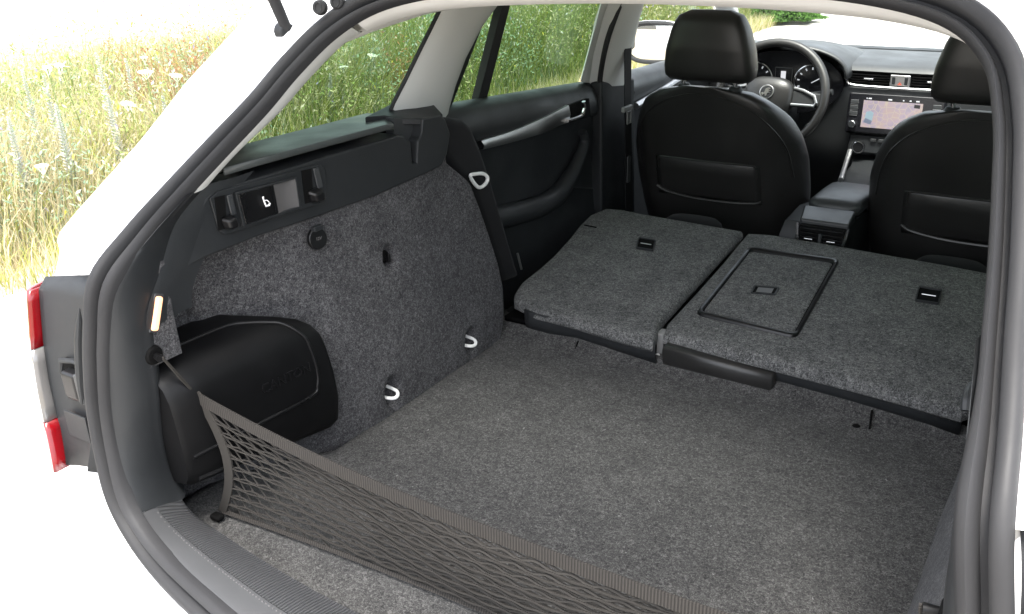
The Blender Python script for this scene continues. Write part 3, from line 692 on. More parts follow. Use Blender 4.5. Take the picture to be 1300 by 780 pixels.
# ---- folded rear seat backs
SZ, SS = .080, .068
def us(x, y, d=0): return UZ(x, y, SZ+d, SS, 1.0)
def seat_slab(poly, name, th=.034):
    top = [us(*p) for p in poly]; mb = MB(); n = len(top); cx = sum((p for p in top), V((0, 0, 0)))/n
    def shrink(p, k): d = cx-p; return p+d.normalized()*k
    rings = [[shrink(p, .012)+V((0, 0, -th)) for p in top], [p+V((0, 0, -th+.010)) for p in top], [p+V((0, 0, -.018)) for p in top], [shrink(p, .003)+V((0, 0, -.008)) for p in top], [shrink(p, .009)+V((0, 0, -.0025)) for p in top], [shrink(p, .018) for p in top]]
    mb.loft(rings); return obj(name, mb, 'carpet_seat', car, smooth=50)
lp_px = [(653, 380), (652, 371), (660, 358), (682, 340), (702, 322), (722, 301), (736, 284), (750, 271), (770, 263), (790, 264.5), (812, 269), (870, 279), (944, 292), (915, 323), (880, 361), (848, 396), (838, 408), (834, 424), (829, 432), (790, 422), (730, 405), (680, 393)]
fs = seat_slab(lp_px, 'folded_backrest')
rr = us(1226, 520)
mirx = lambda x, y: V((x, y, SZ+SS*(y-1.0)))
rp = [us(842, 422), us(846, 409), us(853, 401), us(884, 368), us(918, 330), us(948, 294.5), us(975, 296), us(1040, 306), us(1120, 320), us(1200, 334), us(1257, 345)]
fr_r = rp[-1]
rp += [mirx(.50, fr_r.y-.012), mirx(.555, fr_r.y-.05), mirx(.585, fr_r.y-.13), mirx(.565, 1.30), mirx(.545, 1.15), mirx(.53, 1.03), mirx(.505, .985), us(1222, 520), us(1160, 502), us(1080, 481), us(1000, 461), us(920, 441)]
top = rp; n = len(top); cx = sum(top, V((0, 0, 0)))/n
sh_ = lambda p, k: p+(cx-p).normalized()*k
mb = MB().loft([[sh_(p, .012)+V((0, 0, -.034)) for p in top], [p+V((0, 0, -.026)) for p in top], [p+V((0, 0, -.018)) for p in top], [sh_(p, .003)+V((0, 0, -.008)) for p in top], [sh_(p, .009)+V((0, 0, -.0025)) for p in top], [sh_(p, .018) for p in top]])
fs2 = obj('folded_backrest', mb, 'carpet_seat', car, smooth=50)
# dark hinge skirts below the rear edges
def skirt(pxs, parent, name='hinge_cover'):
    a = [us(x, y, -.010)+V((0, .009, 0)) for x, y in pxs]; b = [V((p.x, p.y+.012, .006)) for p in a]
    obj(name, MB().grid([a, [lerp(p, q, .5)+V((0, -.004, 0)) for p, q in zip(a, b)], b]), 'trim', parent, solid=.004)
skirt([(664, 394), (672, 397), (690, 402), (730, 409), (790, 426), (830, 437)], fs)
skirt([(846, 428), (920, 446), (1000, 466), (1080, 486), (1160, 507), (1222, 524)], fs2)
# hatch for long loads
ho = [us(950, 315.5), us(1066, 331.5), us(1011, 431), us(882, 400.5)]; hn = V((0, -SS, 1)).normalized()
def rrect(q, r, n=5, inset=0):
    c = sum(q, V((0, 0, 0)))/4; q = [p+(c-p).normalized()*inset*1.414 for p in q]; out = []
    for i in range(4):
        p, a, b = q[i], q[i-1], q[(i+1) % 4]; da = (a-p).normalized(); db = (b-p).normalized()
        for k in range(n+1):
            t = k/n; out.append((1-t)**2*(p+da*r)+2*t*(1-t)*p+t*t*(p+db*r))
    return out
o1, o2, o3 = rrect(ho, .022), rrect(ho, .016, inset=.011), rrect(ho, .014, inset=.014)
hf = obj('hatch_frame', MB().grid([[p-hn*.004 for p in o1], [p+hn*.005 for p in rrect(ho, .022, inset=.001)], [p+hn*.0075 for p in rrect(ho, .020, inset=.004)], [p+hn*.006 for p in o2], [p-hn*.003 for p in o3]], cu=True), 'trim_gloss', fs2, smooth=60)
gap = rrect(ho, .014, inset=.0125); obj('hatch_gap', MB().add([p+hn*.0006 for p in gap], [tuple(range(len(gap)))]), 'void', fs2, smooth=0)
ip = rrect(ho, .014, inset=.0165)
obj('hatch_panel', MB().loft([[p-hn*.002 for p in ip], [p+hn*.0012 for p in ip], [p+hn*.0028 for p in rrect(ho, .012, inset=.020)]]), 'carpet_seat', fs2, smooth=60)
def latch(px, wpx, hpx, name, parent, bar=True, extra=.0035):
    x, y = px; q = [us(x-wpx*.42, y-hpx*.55, extra), us(x+wpx*.58, y-hpx*.32, extra), us(x+wpx*.42, y+hpx*.55, extra), us(x-wpx*.58, y+hpx*.32, extra)]
    o = obj(name, MB().grid([[p-hn*.004 for p in rrect(q, .004)], [p+hn*.002 for p in rrect(q, .004)], [p+hn*.002 for p in rrect(q, .003, inset=.003)], [p-hn*.002 for p in rrect(q, .003, inset=.0035)]], cu=True), 'trim', parent, smooth=50)
    h = rrect(q, .003, inset=.0033); obj(name+'_well', MB().add([p-hn*.0005 for p in h], [tuple(range(len(h)))]), 'void', parent, smooth=0)
    m1, m2 = lerp(q[0], q[3], .5), lerp(q[1], q[2], .5)
    if bar: obj('latch_bar', MB().tube([lerp(m1, m2, .2)+hn*.0002, lerp(m1, m2, .8)+hn*.0002], .0015, 8), 'alu', parent)
    else: obj('pull_plate', MB().add([lerp(p, sum(q, V((0, 0, 0)))/4, .38)+hn*.0008 for p in q], [(0, 1, 2, 3)]), 'switch_grey', parent, smooth=0)
latch((820, 310), 22, 15, 'release_latch', fs); latch((1179, 375), 30, 20, 'release_latch', fs2); latch((971, 369), 32, 11, 'hatch_pull', fs2, bar=False)
a, b = us(742, 286, .001), us(757, 289, .001); obj('strap_slot', MB().tube([a, b], .0022, 6), 'void', fs)
# centre hinge bracket and armrest roll showing under the hatch
p0, p1 = UY(838, 424, .985, 0, 0), UY(836, 452, .975, 0, 0)
hb = obj('hinge_bracket', MB().hexa([p0+V((-.010, 0, 0)), p0+V((.008, 0, 0)), p1+V((.008, 0, 0)), p1+V((-.006, 0, 0)), p0+V((-.010, .03, 0)), p0+V((.008, .03, 0)), p1+V((.008, .03, 0)), p1+V((-.006, .03, 0))]), 'grey_plastic', car, bevel=.003)
obj('hinge_bolt', MB().disc(UY(836, 452, .972, 0, 0), (0, -1, .3), .006, .006, 12), 'wire_white', hb)
a0, a1 = U(845, 447, 'Y', .972), U(986, 484, 'Y', .972)
rows = [super_ring(lerp(a0, a1, t), .0255*k, .025*k, 20, 3, (0, 1, 0), (0, 0, 1)) for t, k in ((0, .7), (.02, 1), (.5, 1), (.98, 1), (1, .7))]
obj('armrest_roll', MB().loft(rows), 'leather', car, smooth=60)
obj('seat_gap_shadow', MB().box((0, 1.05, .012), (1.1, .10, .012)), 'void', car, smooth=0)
# rear seat cushion ends, head rests of the folded backs peeping out in front
for px in ((880, 276), (1208, 331)):
    c = U(px[0], px[1]+6, 'Y', 1.66); rr_ = [super_ring(c+V((0, 0, z)), .085*k, .045*k, 24, 2.5) for z, k in ((-.06, 1), (-.02, 1), (.0, .95), (.010, .8), (.014, .5), (.015, .1))]
    obj('rear_head_restraint', MB().loft(rr_), 'fabric', car, smooth=60)
# side bolster beside the left back, with the striker loop
for s in (-1, 1):
    bp_ = [(556, 152), (575, 150), (590, 152), (600, 160), (612, 188), (626, 230), (642, 285), (656, 335), (663, 352), (640, 360), (600, 240), (566, 200)]
    pts = [U(x, y, 'X', -.600) for x, y in bp_]
    bo = obj('side_bolster', MB().prism([mir(p, s) for p in pts], ((.085 if s == 1 else -.085), 0, 0)), 'fabric', car, bevel=.018, seg=4)
    lo = [U(x, y, 'X', -.585) for x, y in ((597, 224), (605, 221), (614, 221), (619, 226), (616, 234), (607, 238))]
    obj('striker_loop', MB().tube([mir(p, s) for p in spline(lo, 4, closed=True)], .0042, 8, closed=True), 'wire_white', bo)
    # belt buckle tongue hanging by the bolster
    k0, k1 = U(657, 322, 'X', -.59), U(662, 342, 'X', -.59); obj('buckle_guide', MB().tube([mir(k0, s), mir(k1, s)], .003, 8), 'alu', bo)

# ---- rear door panels (inside faces)
for s in (-1, 1):
    belt = lambda y: .507-.082*(y-1.02)
    rows = []
    for y in (.90, 1.0, 1.1, 1.25, 1.4, 1.55, 1.66, 1.70, 1.715):
        z0 = belt(y); e = .012 if y > 1.69 else 0
        rows.append([mir(q, s) for q in (V((-.735, y, z0-.01)), V((-.715, y, z0+.002)), V((-.690, y, z0)), V((-.668+e*-1, y, z0-.012)), V((-.655-e, y, z0-.045)), V((-.652-e, y, z0-.075)), V((-.658-e, y, z0-.088)), V((-.672-e, y, z0-.092)), V((-.680, y, z0-.13)), V((-.685, y, z0-.25)), V((-.678, y, .10)), V((-.665, y, .0)), V((-.66, y, -.25)))])
    dr = obj('rear_door_panel', MB().grid(rows), 'trim', car, smooth=50)
    # brushed strip running into the chrome pull
    up_e = [(611, 179), (650, 167), (690, 150), (712, 139), (722, 134)]; lo_e = [(613, 190), (650, 181), (690, 169), (712, 159), (722, 156)]
    A_ = spline([U(x, y, 'X', -.646) for x, y in up_e], 4); B_ = spline([U(x, y, 'X', -.646) for x, y in lo_e], 4)
    obj('door_strip', MB().grid([[mir(p+V((-.014, 0, 0)), s) for p in A_], [mir(p, s) for p in A_], [mir(lerp(p, q, .5)+V((.006, 0, 0)), s) for p, q in zip(A_, B_)], [mir(q, s) for q in B_], [mir(q+V((-.02, 0, 0)), s) for q in B_]]), 'alu', dr, smooth=60)
    obj('handle_cup', MB().prism([mir(U(x, y, 'X', -.649), s) for x, y in ((722, 134), (748, 125), (750, 148), (720, 157))], (-.014*(1 if s == -1 else -1), 0, 0)), 'void', dr, smooth=0)
    hp = spline([U(x, y, 'X', -.640) for x, y in ((741, 129), (742, 138), (738, 147), (730, 151), (720, 154))], 5)
    obj('pull_handle', MB().tube([mir(p, s) for p in hp], lambda t: .0055+.001*math.sin(3*t), 10), 'chrome', dr)
    ar = spline([U(x, y, 'X', -.660) for x, y in ((739, 168), (742, 180), (736, 200), (722, 228), (705, 250), (680, 264), (640, 275), (600, 285))], 5)
    obj('door_armrest', MB().tube([mir(p, s) for p in ar], lambda t: lerp(.013, .030, smooth(t*1.3)), 14), 'trim', dr)
    obj('door_pocket_line', MB().tube([mir(U(x, y, 'X', -.680), s) for x, y in ((700, 236), (730, 238), (762, 240))], .002, 6), 'trim_mid', dr)
    # front door: upper pad and strip
    rows = []
    for y in (1.93, 2.1, 2.3, 2.5, 2.75, 2.95):
        z0 = .437-.03*(y-1.93)
        rows.append([mir(q, s) for q in (V((-.735, y, z0)), V((-.71, y, z0+.002)), V((-.675, y, z0-.012)), V((-.66, y, z0-.05)), V((-.67, y, z0-.10)), V((-.685, y, z0-.2)), V((-.68, y, -.25)))])
    fd = obj('front_door_panel', MB().grid(rows), 'trim_mid', car, smooth=50)
    obj('door_strip', MB().tube([mir(p, s) for p in (V((-.655, 1.93, .345)), V((-.652, 2.1, .36)), V((-.655, 2.4, .385)), V((-.67, 2.6, .39)))], .011, 10), 'alu', fd)
    # centre pillar cover, dark foot, belt
    lo = [UX(x, y, -.655, .42, .45) for x, y in ((766, 110), (771, 72), (783, 24), (793, -6))]; hi_ = [UX(x, y, -.645, .42, .45) for x, y in ((794, 108), (801, 72), (812, 24), (821, -6))]
    rows = [[mir(q, s) for q in (a+V((-.05, -.03, 0)), a+V((-.012, -.01, 0)), a, lerp(a, b, .35)+V((.012, 0, 0)), lerp(a, b, .75)+V((.010, 0, 0)), b, b+V((-.06, .03, 0)))] for a, b in zip(lo, hi_)]
    obj('pillar_trim', MB().grid(rows), 'light_trim', car, smooth=60)
    obj('door_seal', MB().tube([mir(p, s) for p in spline([UX(x, y, -.662, .42 if y < 110 else 0, .45) for x, y in ((762, 300), (762, 150), (761, 108), (770, 55), (789, 0))], 5)], .008, 8), 'rubber', car)
    fo = [U(x, y, 'X', -.650) for x, y in ((764, 104), (806, 99), (806, 270), (764, 290))]
    obj('pillar_foot', MB().prism([mir(p, s) for p in fo], ((.04 if s == 1 else -.04), 0, 0)), 'trim', car, bevel=.008, seg=3)
    # gap fill behind (door frame body)
    fr0 = [UX(x, y, -.69, .44, .45) for x, y in ((737, 104), (758, 108), (790, -10), (767, -10))]
    obj('door_frame', MB().prism([mir(p, s) for p in fr0], ((.02 if s == 1 else -.02), .035, 0)), 'light_trim', car, bevel=.003)
    xb = -.600
    bt = [V((xb, U(797, 60, 'X', xb).y, U(797, 60, 'X', xb).z)), U(797, 100, 'X', xb), U(797, 140, 'X', xb), U(798, 200, 'X', xb), U(798, 270, 'X', xb)]
    blt = obj('seat_belt', MB().ribbon([mir(p, s) for p in bt], (0, .042, 0), .0025), 'belt', car, smooth=0)
    obj('belt_anchor', MB().box(mir(U(799, 52, 'X', xb-.008), s), (.018, .050, .05)), 'light_trim', blt, bevel=.008, seg=3)
    tg = U(796, 138, 'X', xb+.008); obj('belt_slider', MB().box(mir(tg, s), (.012, .056, .016)), 'grey_plastic', blt, bevel=.004)
    obj('belt_tongue', MB().tube([mir(tg+V((.006, dy, dz)), s) for dy, dz in ((-.010, -.008), (.010, -.008), (.012, -.042), (-.008, -.042))], .0038, 8, closed=True), 'alu', blt)
    obj('belt_lower_tongue', MB().box(mir(U(798, 215, 'X', xb+.006), s), (.005, .02, .08)), 'trim_mid', blt, bevel=.002)

# ---- door mirrors
for s in (-1, 1):
    c = V((-.910, 2.62, .440))
    rows = [super_ring(c+V((dx*.0, dy, 0)), a, b, 24, 3.2, (1, 0, 0), (0, 0, 1)) for dy, a, b in ((.0, .108, .072), (.012, .118, .080), (.05, .112, .076), (.10, .08, .055), (.125, .03, .02))]
    mm = obj('door_mirror', MB().loft([[mir(p, s) for p in r] for r in rows]), 'paint', car, smooth=60)
    gl = super_ring(c+V((0, -.004, 0)), .096, .062, 24, 3.2, (1, .12, 0), (0, .06, 1))
    obj('mirror_glass', MB().add([mir(p, s) for p in gl], [tuple(range(24))]), 'mirror', mm, smooth=0)
    obj('mirror_rim', MB().tube([mir(p, s) for p in super_ring(c+V((0, -.002, 0)), .106, .071, 32, 3.2, (1, .1, 0), (0, .05, 1))], .009, 8, closed=True), 'rubber', mm)
    obj('mirror_arm', MB().tube([mir(V(p), s) for p in ((-.87, 2.66, .385), (-.80, 2.72, .37), (-.74, 2.78, .37))], .025, 10), 'trim', mm)

# ---- front seats
def front_seat(cx, yt, HX):
    hw = [(-.02, .245), (.05, .257), (.15, .263), (.25, .260), (.31, .246), (.36, .224), (.40, .194), (.43, .156), (.448, .110), (.456, .05)]
    rings = []
    for k in range(26):
        z = -.05+.506*(k/25)**.85; a = interp(z, hw); y = yt+.30*(.45-z)
        dep = interp(z, [(-.05, .085), (.2, .075), (.38, .06), (.44, .04), (.456, .012)])
        ring = super_ring((cx, y+dep, z), a, dep, 40, 3.0)
        ring = [V((p.x, p.y+.035*smooth((abs(p.x-cx)-.17)/.08), p.z)) for p in ring]
        rings.append(ring)
    st = obj('front_seat', MB().loft(rings), 'leather', car, smooth=60)
    def sp_(u, z, o=.004):       # point on the rear face of the backrest
        a = interp(z, hw); y = yt+.30*(.45-z); dep = interp(z, [(-.05, .085), (.2, .075), (.38, .06), (.44, .04), (.456, .012)])
        x = u*a; b = dep*(1-abs(u)**3.0)**(1/3.0)
        return V((cx+x, y+dep-b+.035*smooth((abs(x)-.17)/.08)-o, z))
    obj('top_piping', MB().tube(spline([sp_(u, z, .001) for u, z in ((-.90, .20), (-.88, .28), (-.84, .34), (-.72, .392), (-.45, .425), (0, .437), (.45, .425), (.72, .392), (.84, .34), (.88, .28), (.90, .20))], 5), .0028, 6), 'leather', st)
    pad = []
    for z in (.238, .232, .20, .16, .13, .118):
        pad.append([sp_(u, z-.0*abs(u), .003 if (z not in (.238, .118) and abs(u) < .55) else -.003) for u in (-.60, -.52, -.3, 0, .3, .52, .60)])
    obj('seat_pocket', MB().grid(pad), 'leather', st, smooth=60, solid=.004)
    obj('pocket_hem', MB().tube(spline([sp_(u, z, .005) for u, z in ((-.57, .20), (-.56, .228), (-.5, .238), (0, .238), (.5, .238), (.56, .228), (.57, .20))], 5), .0024, 6), 'leather', st)
    obj('panel_lip', MB().tube(spline([sp_(u, z, .010) for u, z in ((-.60, .142), (-.5, .128), (-.25, .118), (0, .115), (.3, .116), (.55, .122), (.62, .130))], 5), .005, 8), 'leather', st)
    for d in (-1, 1):
        b = V((cx+HX+d*.074, yt+.035, .452))
        obj('head_post', MB().tube([b-V((0, 0, .03)), b+V((0, -.006, .05))], .0062, 12), 'chrome', st)
        obj('post_collar', MB().disc(b+V((0, 0, -.006)), (0, -.1, 1), .021, .012, 24, .015), 'trim', st, bevel=.003)
    rr_ = []
    for k in range(15):
        t = k/14; z = lerp(.470, .655, t); a = interp(t, [(0, .112), (.06, .124), (.2, .127), (.45, .121), (.75, .105), (.92, .088), (.98, .074), (1, .055)]); d = interp(t, [(0, .030), (.08, .046), (.5, .050), (.85, .042), (.96, .030), (1, .012)])
        rr_.append(super_ring((cx+HX, yt+.038-.015*t, z), a, d, 32, 4.0))
    obj('headrest', MB().loft(rr_), 'leather', st, smooth=60)
    cu = [super_ring((cx, 2.08, z), .25*k, .26*k, 28, 4) for z, k in ((-.22, .97), (-.10, 1), (-.03, .97), (-.01, .85))]
    obj('seat_cushion', MB().loft(cu), 'leather', st, smooth=60)
    return st
front_seat(-.362, 1.715, .012); front_seat(.346, 1.640, .004)

# ---- dashboard
sec = [(3.06, .385), (2.96, .408), (2.78, .422), (2.62, .420), (2.53, .414), (2.505, .406), (2.497, .396), (2.510, .388), (2.535, .384), (2.535, .352), (2.508, .348), (2.495, .340), (2.492, .325), (2.505, .24), (2.512, .16), (2.53, .08), (2.62, -.05), (2.8, -.25)]
rows = []
for x in [-.74, -.72, -.6, -.5, -.30, -.2, -.165, 0, .165, .3, .5, .6, .72, .74]:
    k = -.015 if abs(x) > .73 else 0
    rows.append([V((x, y+.10*(abs(x)/.74)**2*(1 if y < 3 else 1.2), z+k)) for y, z in sec])
db = obj('dashboard', MB().grid(rows), 'trim_mid', car, smooth=40)
obj('windscreen_cowl', MB().add([(-.70, 2.98, .412), (.70, 2.98, .412), (.70, 2.86, .419), (-.70, 2.86, .419)], [(0, 1, 2, 3)]), 'trim', db, smooth=0)
# vents either side of the hazard switch block
for x0, x1 in ((-.160, -.032), (.034, .160)):
    obj('vent_box', MB().box(((x0+x1)/2, 2.517, .372), (x1-x0, .012, .036)), 'void', db, smooth=0)
    for z in (.360, .368, .376, .384):
        obj('vent_slat', MB().box(((x0+x1)/2, 2.506, z), (x1-x0-.004, .012, .0022)), 'trim_gloss', db, smooth=0)
    obj('vent_tab', MB().box((lerp(x0, x1, .5), 2.499, .372), (.030, .010, .005)), 'chrome', db, bevel=.0015)
sb = obj('switch_block', MB().box((.001, 2.503, .371), (.062, .014, .036)), 'alu', db, bevel=.003)
for x in (-.018, .020): obj('rocker_key', MB().box((x, 2.495, .371), (.010, .004, .024)), 'trim', db, bevel=.0015)
obj('hazard_key', MB().prism([V((-.006, 2.4945, .358)), V((.008, 2.4945, .358)), V((.001, 2.4945, .368))], (0, .004, 0)), 'hazard', db, smooth=0)
ch = spline([(-.172, 2.505, .395), (-.170, 2.50, .380), (-.162, 2.497, .362), (-.145, 2.494, .3505), (-.05, 2.492, .348), (.06, 2.492, .348), (.148, 2.494, .3505), (.165, 2.497, .362), (.173, 2.50, .380), (.174, 2.505, .395)], 5)
obj('chrome_strip', MB().tube(ch, .0042, 8), 'chrome', db)
# centre stack with the display
stk = obj('display_bezel', MB().box((.000, 2.492, .262), (.298, .024, .132), Matrix.Rotation(R(-6), 3, 'X')), 'screen_black', car, bevel=.007, seg=3)
scM = Matrix.Rotation(R(-6), 3, 'X'); so = V((0, 2.492, .262))
def onscr(x, z, d=-.0125): return so+scM @ V((x, d, z))
obj('map_display', MB().add([onscr(-.100, -.044), onscr(.082, -.044), onscr(.082, .043), onscr(-.100, .043)], [(0, 1, 2, 3)]), 'map_screen', stk, smooth=0)
obj('status_bar', MB().add([onscr(-.100, .043), onscr(.082, .043), onscr(.082, .056), onscr(-.100, .056)], [(0, 1, 2, 3)]), 'screen_black', stk, smooth=0)
sm = MB()
for x, wd in ((-.092, .003), (-.086, .010), (-.025, .012), (.020, .004), (.040, .006), (.060, .010)): sm.add([onscr(x, .047, -.0128), onscr(x+wd, .047, -.0128), onscr(x+wd, .051, -.0128), onscr(x, .051, -.0128)], [(0, 1, 2, 3)])
obj('status_icons', sm, 'dial_mark', stk, smooth=0)
def patch(name, pts, m): obj(name, MB().add([onscr(x, z, -.0127) for x, z in pts], [tuple(range(len(pts)))]), m, stk, smooth=0)
patch('map_lake', [(-.090, -.018), (-.066, -.022), (-.064, .004), (-.074, .010), (-.088, .006)], 'screen_blue'); patch('map_block', [(-.094, -.028), (-.070, -.034), (-.066, -.022), (-.088, -.014)], 'screen_slate')
patch('map_pond', [(.048, -.010), (.070, -.012), (.070, .004), (.052, .004)], 'screen_blue'); patch('map_compass', [(.056, .028), (.074, .027), (.074, .038), (.056, .039)], 'screen_black')
for sx in (-1, 1):
    for k, z in enumerate((.036, .018, .000)):
        obj('side_key', MB().box(onscr(sx*.124-.004*(sx < 0), z, -.013), (.026, .004, .013), scM), 'trim_mid', stk, bevel=.002)
        obj('key_line', MB().box(onscr(sx*.124-.004*(sx < 0), z-.008, -.0135), (.024, .003, .002), scM), 'alu', stk, smooth=0)
    kn = obj('rotary_knob', MB().disc(onscr(sx*.127, -.036, -.012), (0, -1, .1), .0135, .014, 24, .012), 'chrome', stk, bevel=.002)
    obj('knob_face', MB().disc(onscr(sx*.127, -.036, -.0262), (0, -1, .1), .0085, .001, 20), 'trim', kn if False else stk)
cl = obj('climate_panel', MB().box((0, 2.497, .160), (.27, .03, .062), Matrix.Rotation(R(-10), 3, 'X')), 'trim', car, bevel=.006)
for x in (-.098, .098):
    obj('climate_knob', MB().disc((x, 2.482, .152), (0, -1, .12), .019, .018, 28, .0175), 'trim_gloss', cl, bevel=.002)
    obj('knob_ring', MB().tube([V((x+math.cos(a)*.0178, 2.4645, .154+math.sin(a)*.0178)) for a in [2*math.pi*k/28 for k in range(28)]], .0022, 8, closed=True), 'chrome', cl)
for x in (-.055, -.03, 0, .03, .055): obj('climate_key', MB().box((x, 2.479, .178), (.018, .006, .010)), 'trim_mid', cl, bevel=.001)
# instrument binnacle
rows = []
for y, kx, kz in ((2.435, 1, 1), (2.45, 1.03, 1.03), (2.56, 1.04, 1.0), (2.70, 1.06, .85), (2.80, 1.1, .62)):
    rows.append([V((-.372+.215*kx*math.cos(a)*(1 if True else 1), y+.02*abs(math.cos(a)), .375+.102*kz*max(0, math.sin(a))**.8)) for a in [math.pi*k/20 for k in range(21)]])
obj('instrument_hood', MB().grid(rows), 'trim_mid', db, smooth=60, solid=.008)
ip_ = obj('instrument_panel', MB().prism([V((-.372+.20*math.cos(a), 2.495, .345+.105*math.sin(a))) for a in [2*math.pi*k/36 for k in range(36)]], (0, .02, 0)), 'display_dark', car, smooth=0)
for cxx in (-.468, -.276):
    obj('dial_ring', MB().tube([V((cxx+.058*math.cos(a), 2.489, .350+.058*math.sin(a))) for a in [2*math.pi*k/40 for k in range(40)]], .0032, 8, closed=True), 'chrome', ip_)
    tk = MB()
    for k in range(11):
        a = R(225-27*k); c = V((cxx, 2.4915, .350)); d = V((math.cos(a), 0, math.sin(a))); q = V((-d.z, 0, d.x))*.0022
        tk.add([c+d*.042-q, c+d*.042+q, c+d*.050+q, c+d*.050-q], [(0, 1, 2, 3)])
    obj('dial_marks', tk, 'dial_mark', ip_, smooth=0)
    a = R(205 if cxx < -.4 else 30); obj('dial_needle', MB().tube([V((cxx, 2.488, .35)), V((cxx+.044*math.cos(a), 2.488, .35+.044*math.sin(a)))], .0016, 6), 'dial_mark', ip_)
obj('trip_frame', MB().box((-.372, 2.492, .362), (.060, .004, .068)), 'switch_grey', ip_, bevel=.002)
obj('trip_display', MB().box((-.372, 2.489, .362), (.054, .004, .062)), 'screen_black', ip_, smooth=0)
obj('car_symbol', MB().box((-.372, 2.486, .368), (.017, .002, .032)), 'display_white', ip_, bevel=.0009)
obj('open_boot_symbol', MB().box((-.372, 2.486, .345), (.017, .002, .013)), 'display_red', ip_, bevel=.0009)
# steering wheel
SC = V((-.372, 2.355, .322)); TL = R(24); ax = V((1, 0, 0)); ay = V((0, math.sin(TL), math.cos(TL))); an = V((0, -math.cos(TL), math.sin(TL)))
def sw_(x, y, d=0): return SC+ax*x+ay*y+an*d
sw0 = obj('steering_wheel', MB().tube([sw_(.178*math.cos(a), .178*math.sin(a)*(1 if math.sin(a) > -.8 else .97)) for a in [2*math.pi*k/64 for k in range(64)]], .0145, 14, closed=True), 'leather', car, smooth=60)
pad = []
for k, (sx, sy, d) in enumerate(((.9, .9, -.03), (1, 1, .005), (.96, .95, .022), (.8, .78, .032), (.4, .4, .037), (.05, .05, .038))):
    pad.append([sw_(sx*.082*math.copysign(abs(math.cos(t))**.7, math.cos(t)), sy*(.058 if math.sin(t) > 0 else .085)*math.copysign(abs(math.sin(t))**.8, math.sin(t))+.004, d) for t in [2*math.pi*q/32 for q in range(32)]])
obj('airbag_pad', MB().loft(pad), 'leather', sw0, smooth=60)
for d in (-1, 1):
    obj('spoke', MB().hexa([sw_(d*.075, .022, -.006), sw_(d*.172, .022, -.004), sw_(d*.172, -.028, -.004), sw_(d*.075, -.030, -.006), sw_(d*.075, .020, .014), sw_(d*.170, .016, .006), sw_(d*.170, -.024, .006), sw_(d*.075, -.026, .014)]), 'trim', sw0, bevel=.004)
    obj('spoke_trim', MB().tube([sw_(d*x, y, .014) for x, y in ((.080, .028), (.110, .022), (.148, .006), (.158, -.016), (.152, -.026), (.120, -.026), (.078, -.026))], .0052, 8), 'alu', sw0)
obj('lower_spoke', MB().hexa([sw_(-.030, -.07, -.006), sw_(.030, -.07, -.006), sw_(.024, -.172, -.006), sw_(-.024, -.172, -.006), sw_(-.030, -.07, .012), sw_(.030, -.07, .012), sw_(.024, -.172, .006), sw_(-.024, -.172, .006)]), 'trim', sw0, bevel=.004)
em = V(sw_(0, .004, .0385))
obj('badge', MB().disc(em, an, .0245, .004, 32, .0235), 'chrome', sw0, bevel=.001)
obj('badge_field', MB().disc(em+an*.0042, an, .0195, .0006, 32), 'trim', sw0)
wg = MB()            # winged arrow of the badge
def eb(x, y): return em+ax*x+ay*y+an*.0052
wg.prism([eb(x, y) for x, y in ((-.016, -.004), (-.006, -.002), (-.004, .010), (.006, .014), (.013, .010), (.006, .006), (.016, .003), (.006, .001), (.015, -.004), (.004, -.004), (.002, -.014), (-.003, -.014), (-.004, -.007), (-.012, -.012))], an*.0012)
obj('badge_mark', wg, 'chrome', sw0, smooth=0)
obj('steering_column', MB().tube([sw_(0, -.01, -.02), sw_(0, -.01, -.20)], .055, 20), 'trim', car, smooth=60)
obj('ignition_lock', MB().disc((-.262, 2.47, .205), (0, -1, .2), .016, .02, 20, .014), 'chrome', db, bevel=.002)
for d in (-1, 1): obj('column_stalk', MB().tube([sw_(d*.05, .01, -.045), sw_(d*.15, .03, -.04), sw_(d*.19, .035, -.035)], lambda t: .006+.004*t, 10), 'trim', car)

# ---- centre console
cs = MB(); prof_c = [(1.60, -.22), (1.60, .06), (1.612, .120), (1.63, .150), (1.78, .150), (2.05, .10), (2.45, .10), (2.52, .12), (2.52, -.22)]
hwc = [.10, .092, .084, .078, .085, .09, .11, .12, .12]
con = obj('centre_console', MB().grid([[V((u*w_, y, z-.006*abs(u)**4)) for u in (-1, -.9, 0, .9, 1)]+[V((w_*1.0, y+.001, -.25)), V((-w_, y+.001, -.25))] for (y, z), w_ in zip(prof_c, hwc)], cu=True), 'trim', car, smooth=40)
cy0 = 1.645
obj('console_cap', MB().hexa([V(p) for p in ((-.036, 1.612, .160), (.088, 1.612, .160), (.086, 1.612, .142), (-.034, 1.612, .142), (-.052, 1.70, .172), (.082, 1.70, .172), (.082, 1.70, .140), (-.052, 1.70, .140))]), 'trim_mid', con, bevel=.006, seg=3)
vb = V((.026, 1.604, .118))
obj('console_vent', MB().box(vb, (.112, .02, .062)), 'void', con, smooth=0)
for k in range(6): obj('vent_slat', MB().box(vb+V((0, -.012, -.026+k*.0104)), (.104, .010, .002)), 'trim_gloss', con, smooth=0)
for x in (-.028, .028): obj('vent_tab', MB().box(vb+V((x, -.020, .0)), (.022, .008, .0055)), 'chrome', con, bevel=.0015)
obj('vent_wheel', MB().box(vb+V((0, -.018, -.004)), (.009, .010, .044)), 'trim_mid', con, bevel=.003)
for d in (-1, 1): obj('console_strip', MB().tube([vb+V((d*.063, -.006, .036)), vb+V((d*.059, -.012, .0)), vb+V((d*.042, -.014, -.055))], .0052, 8), 'chrome', con)
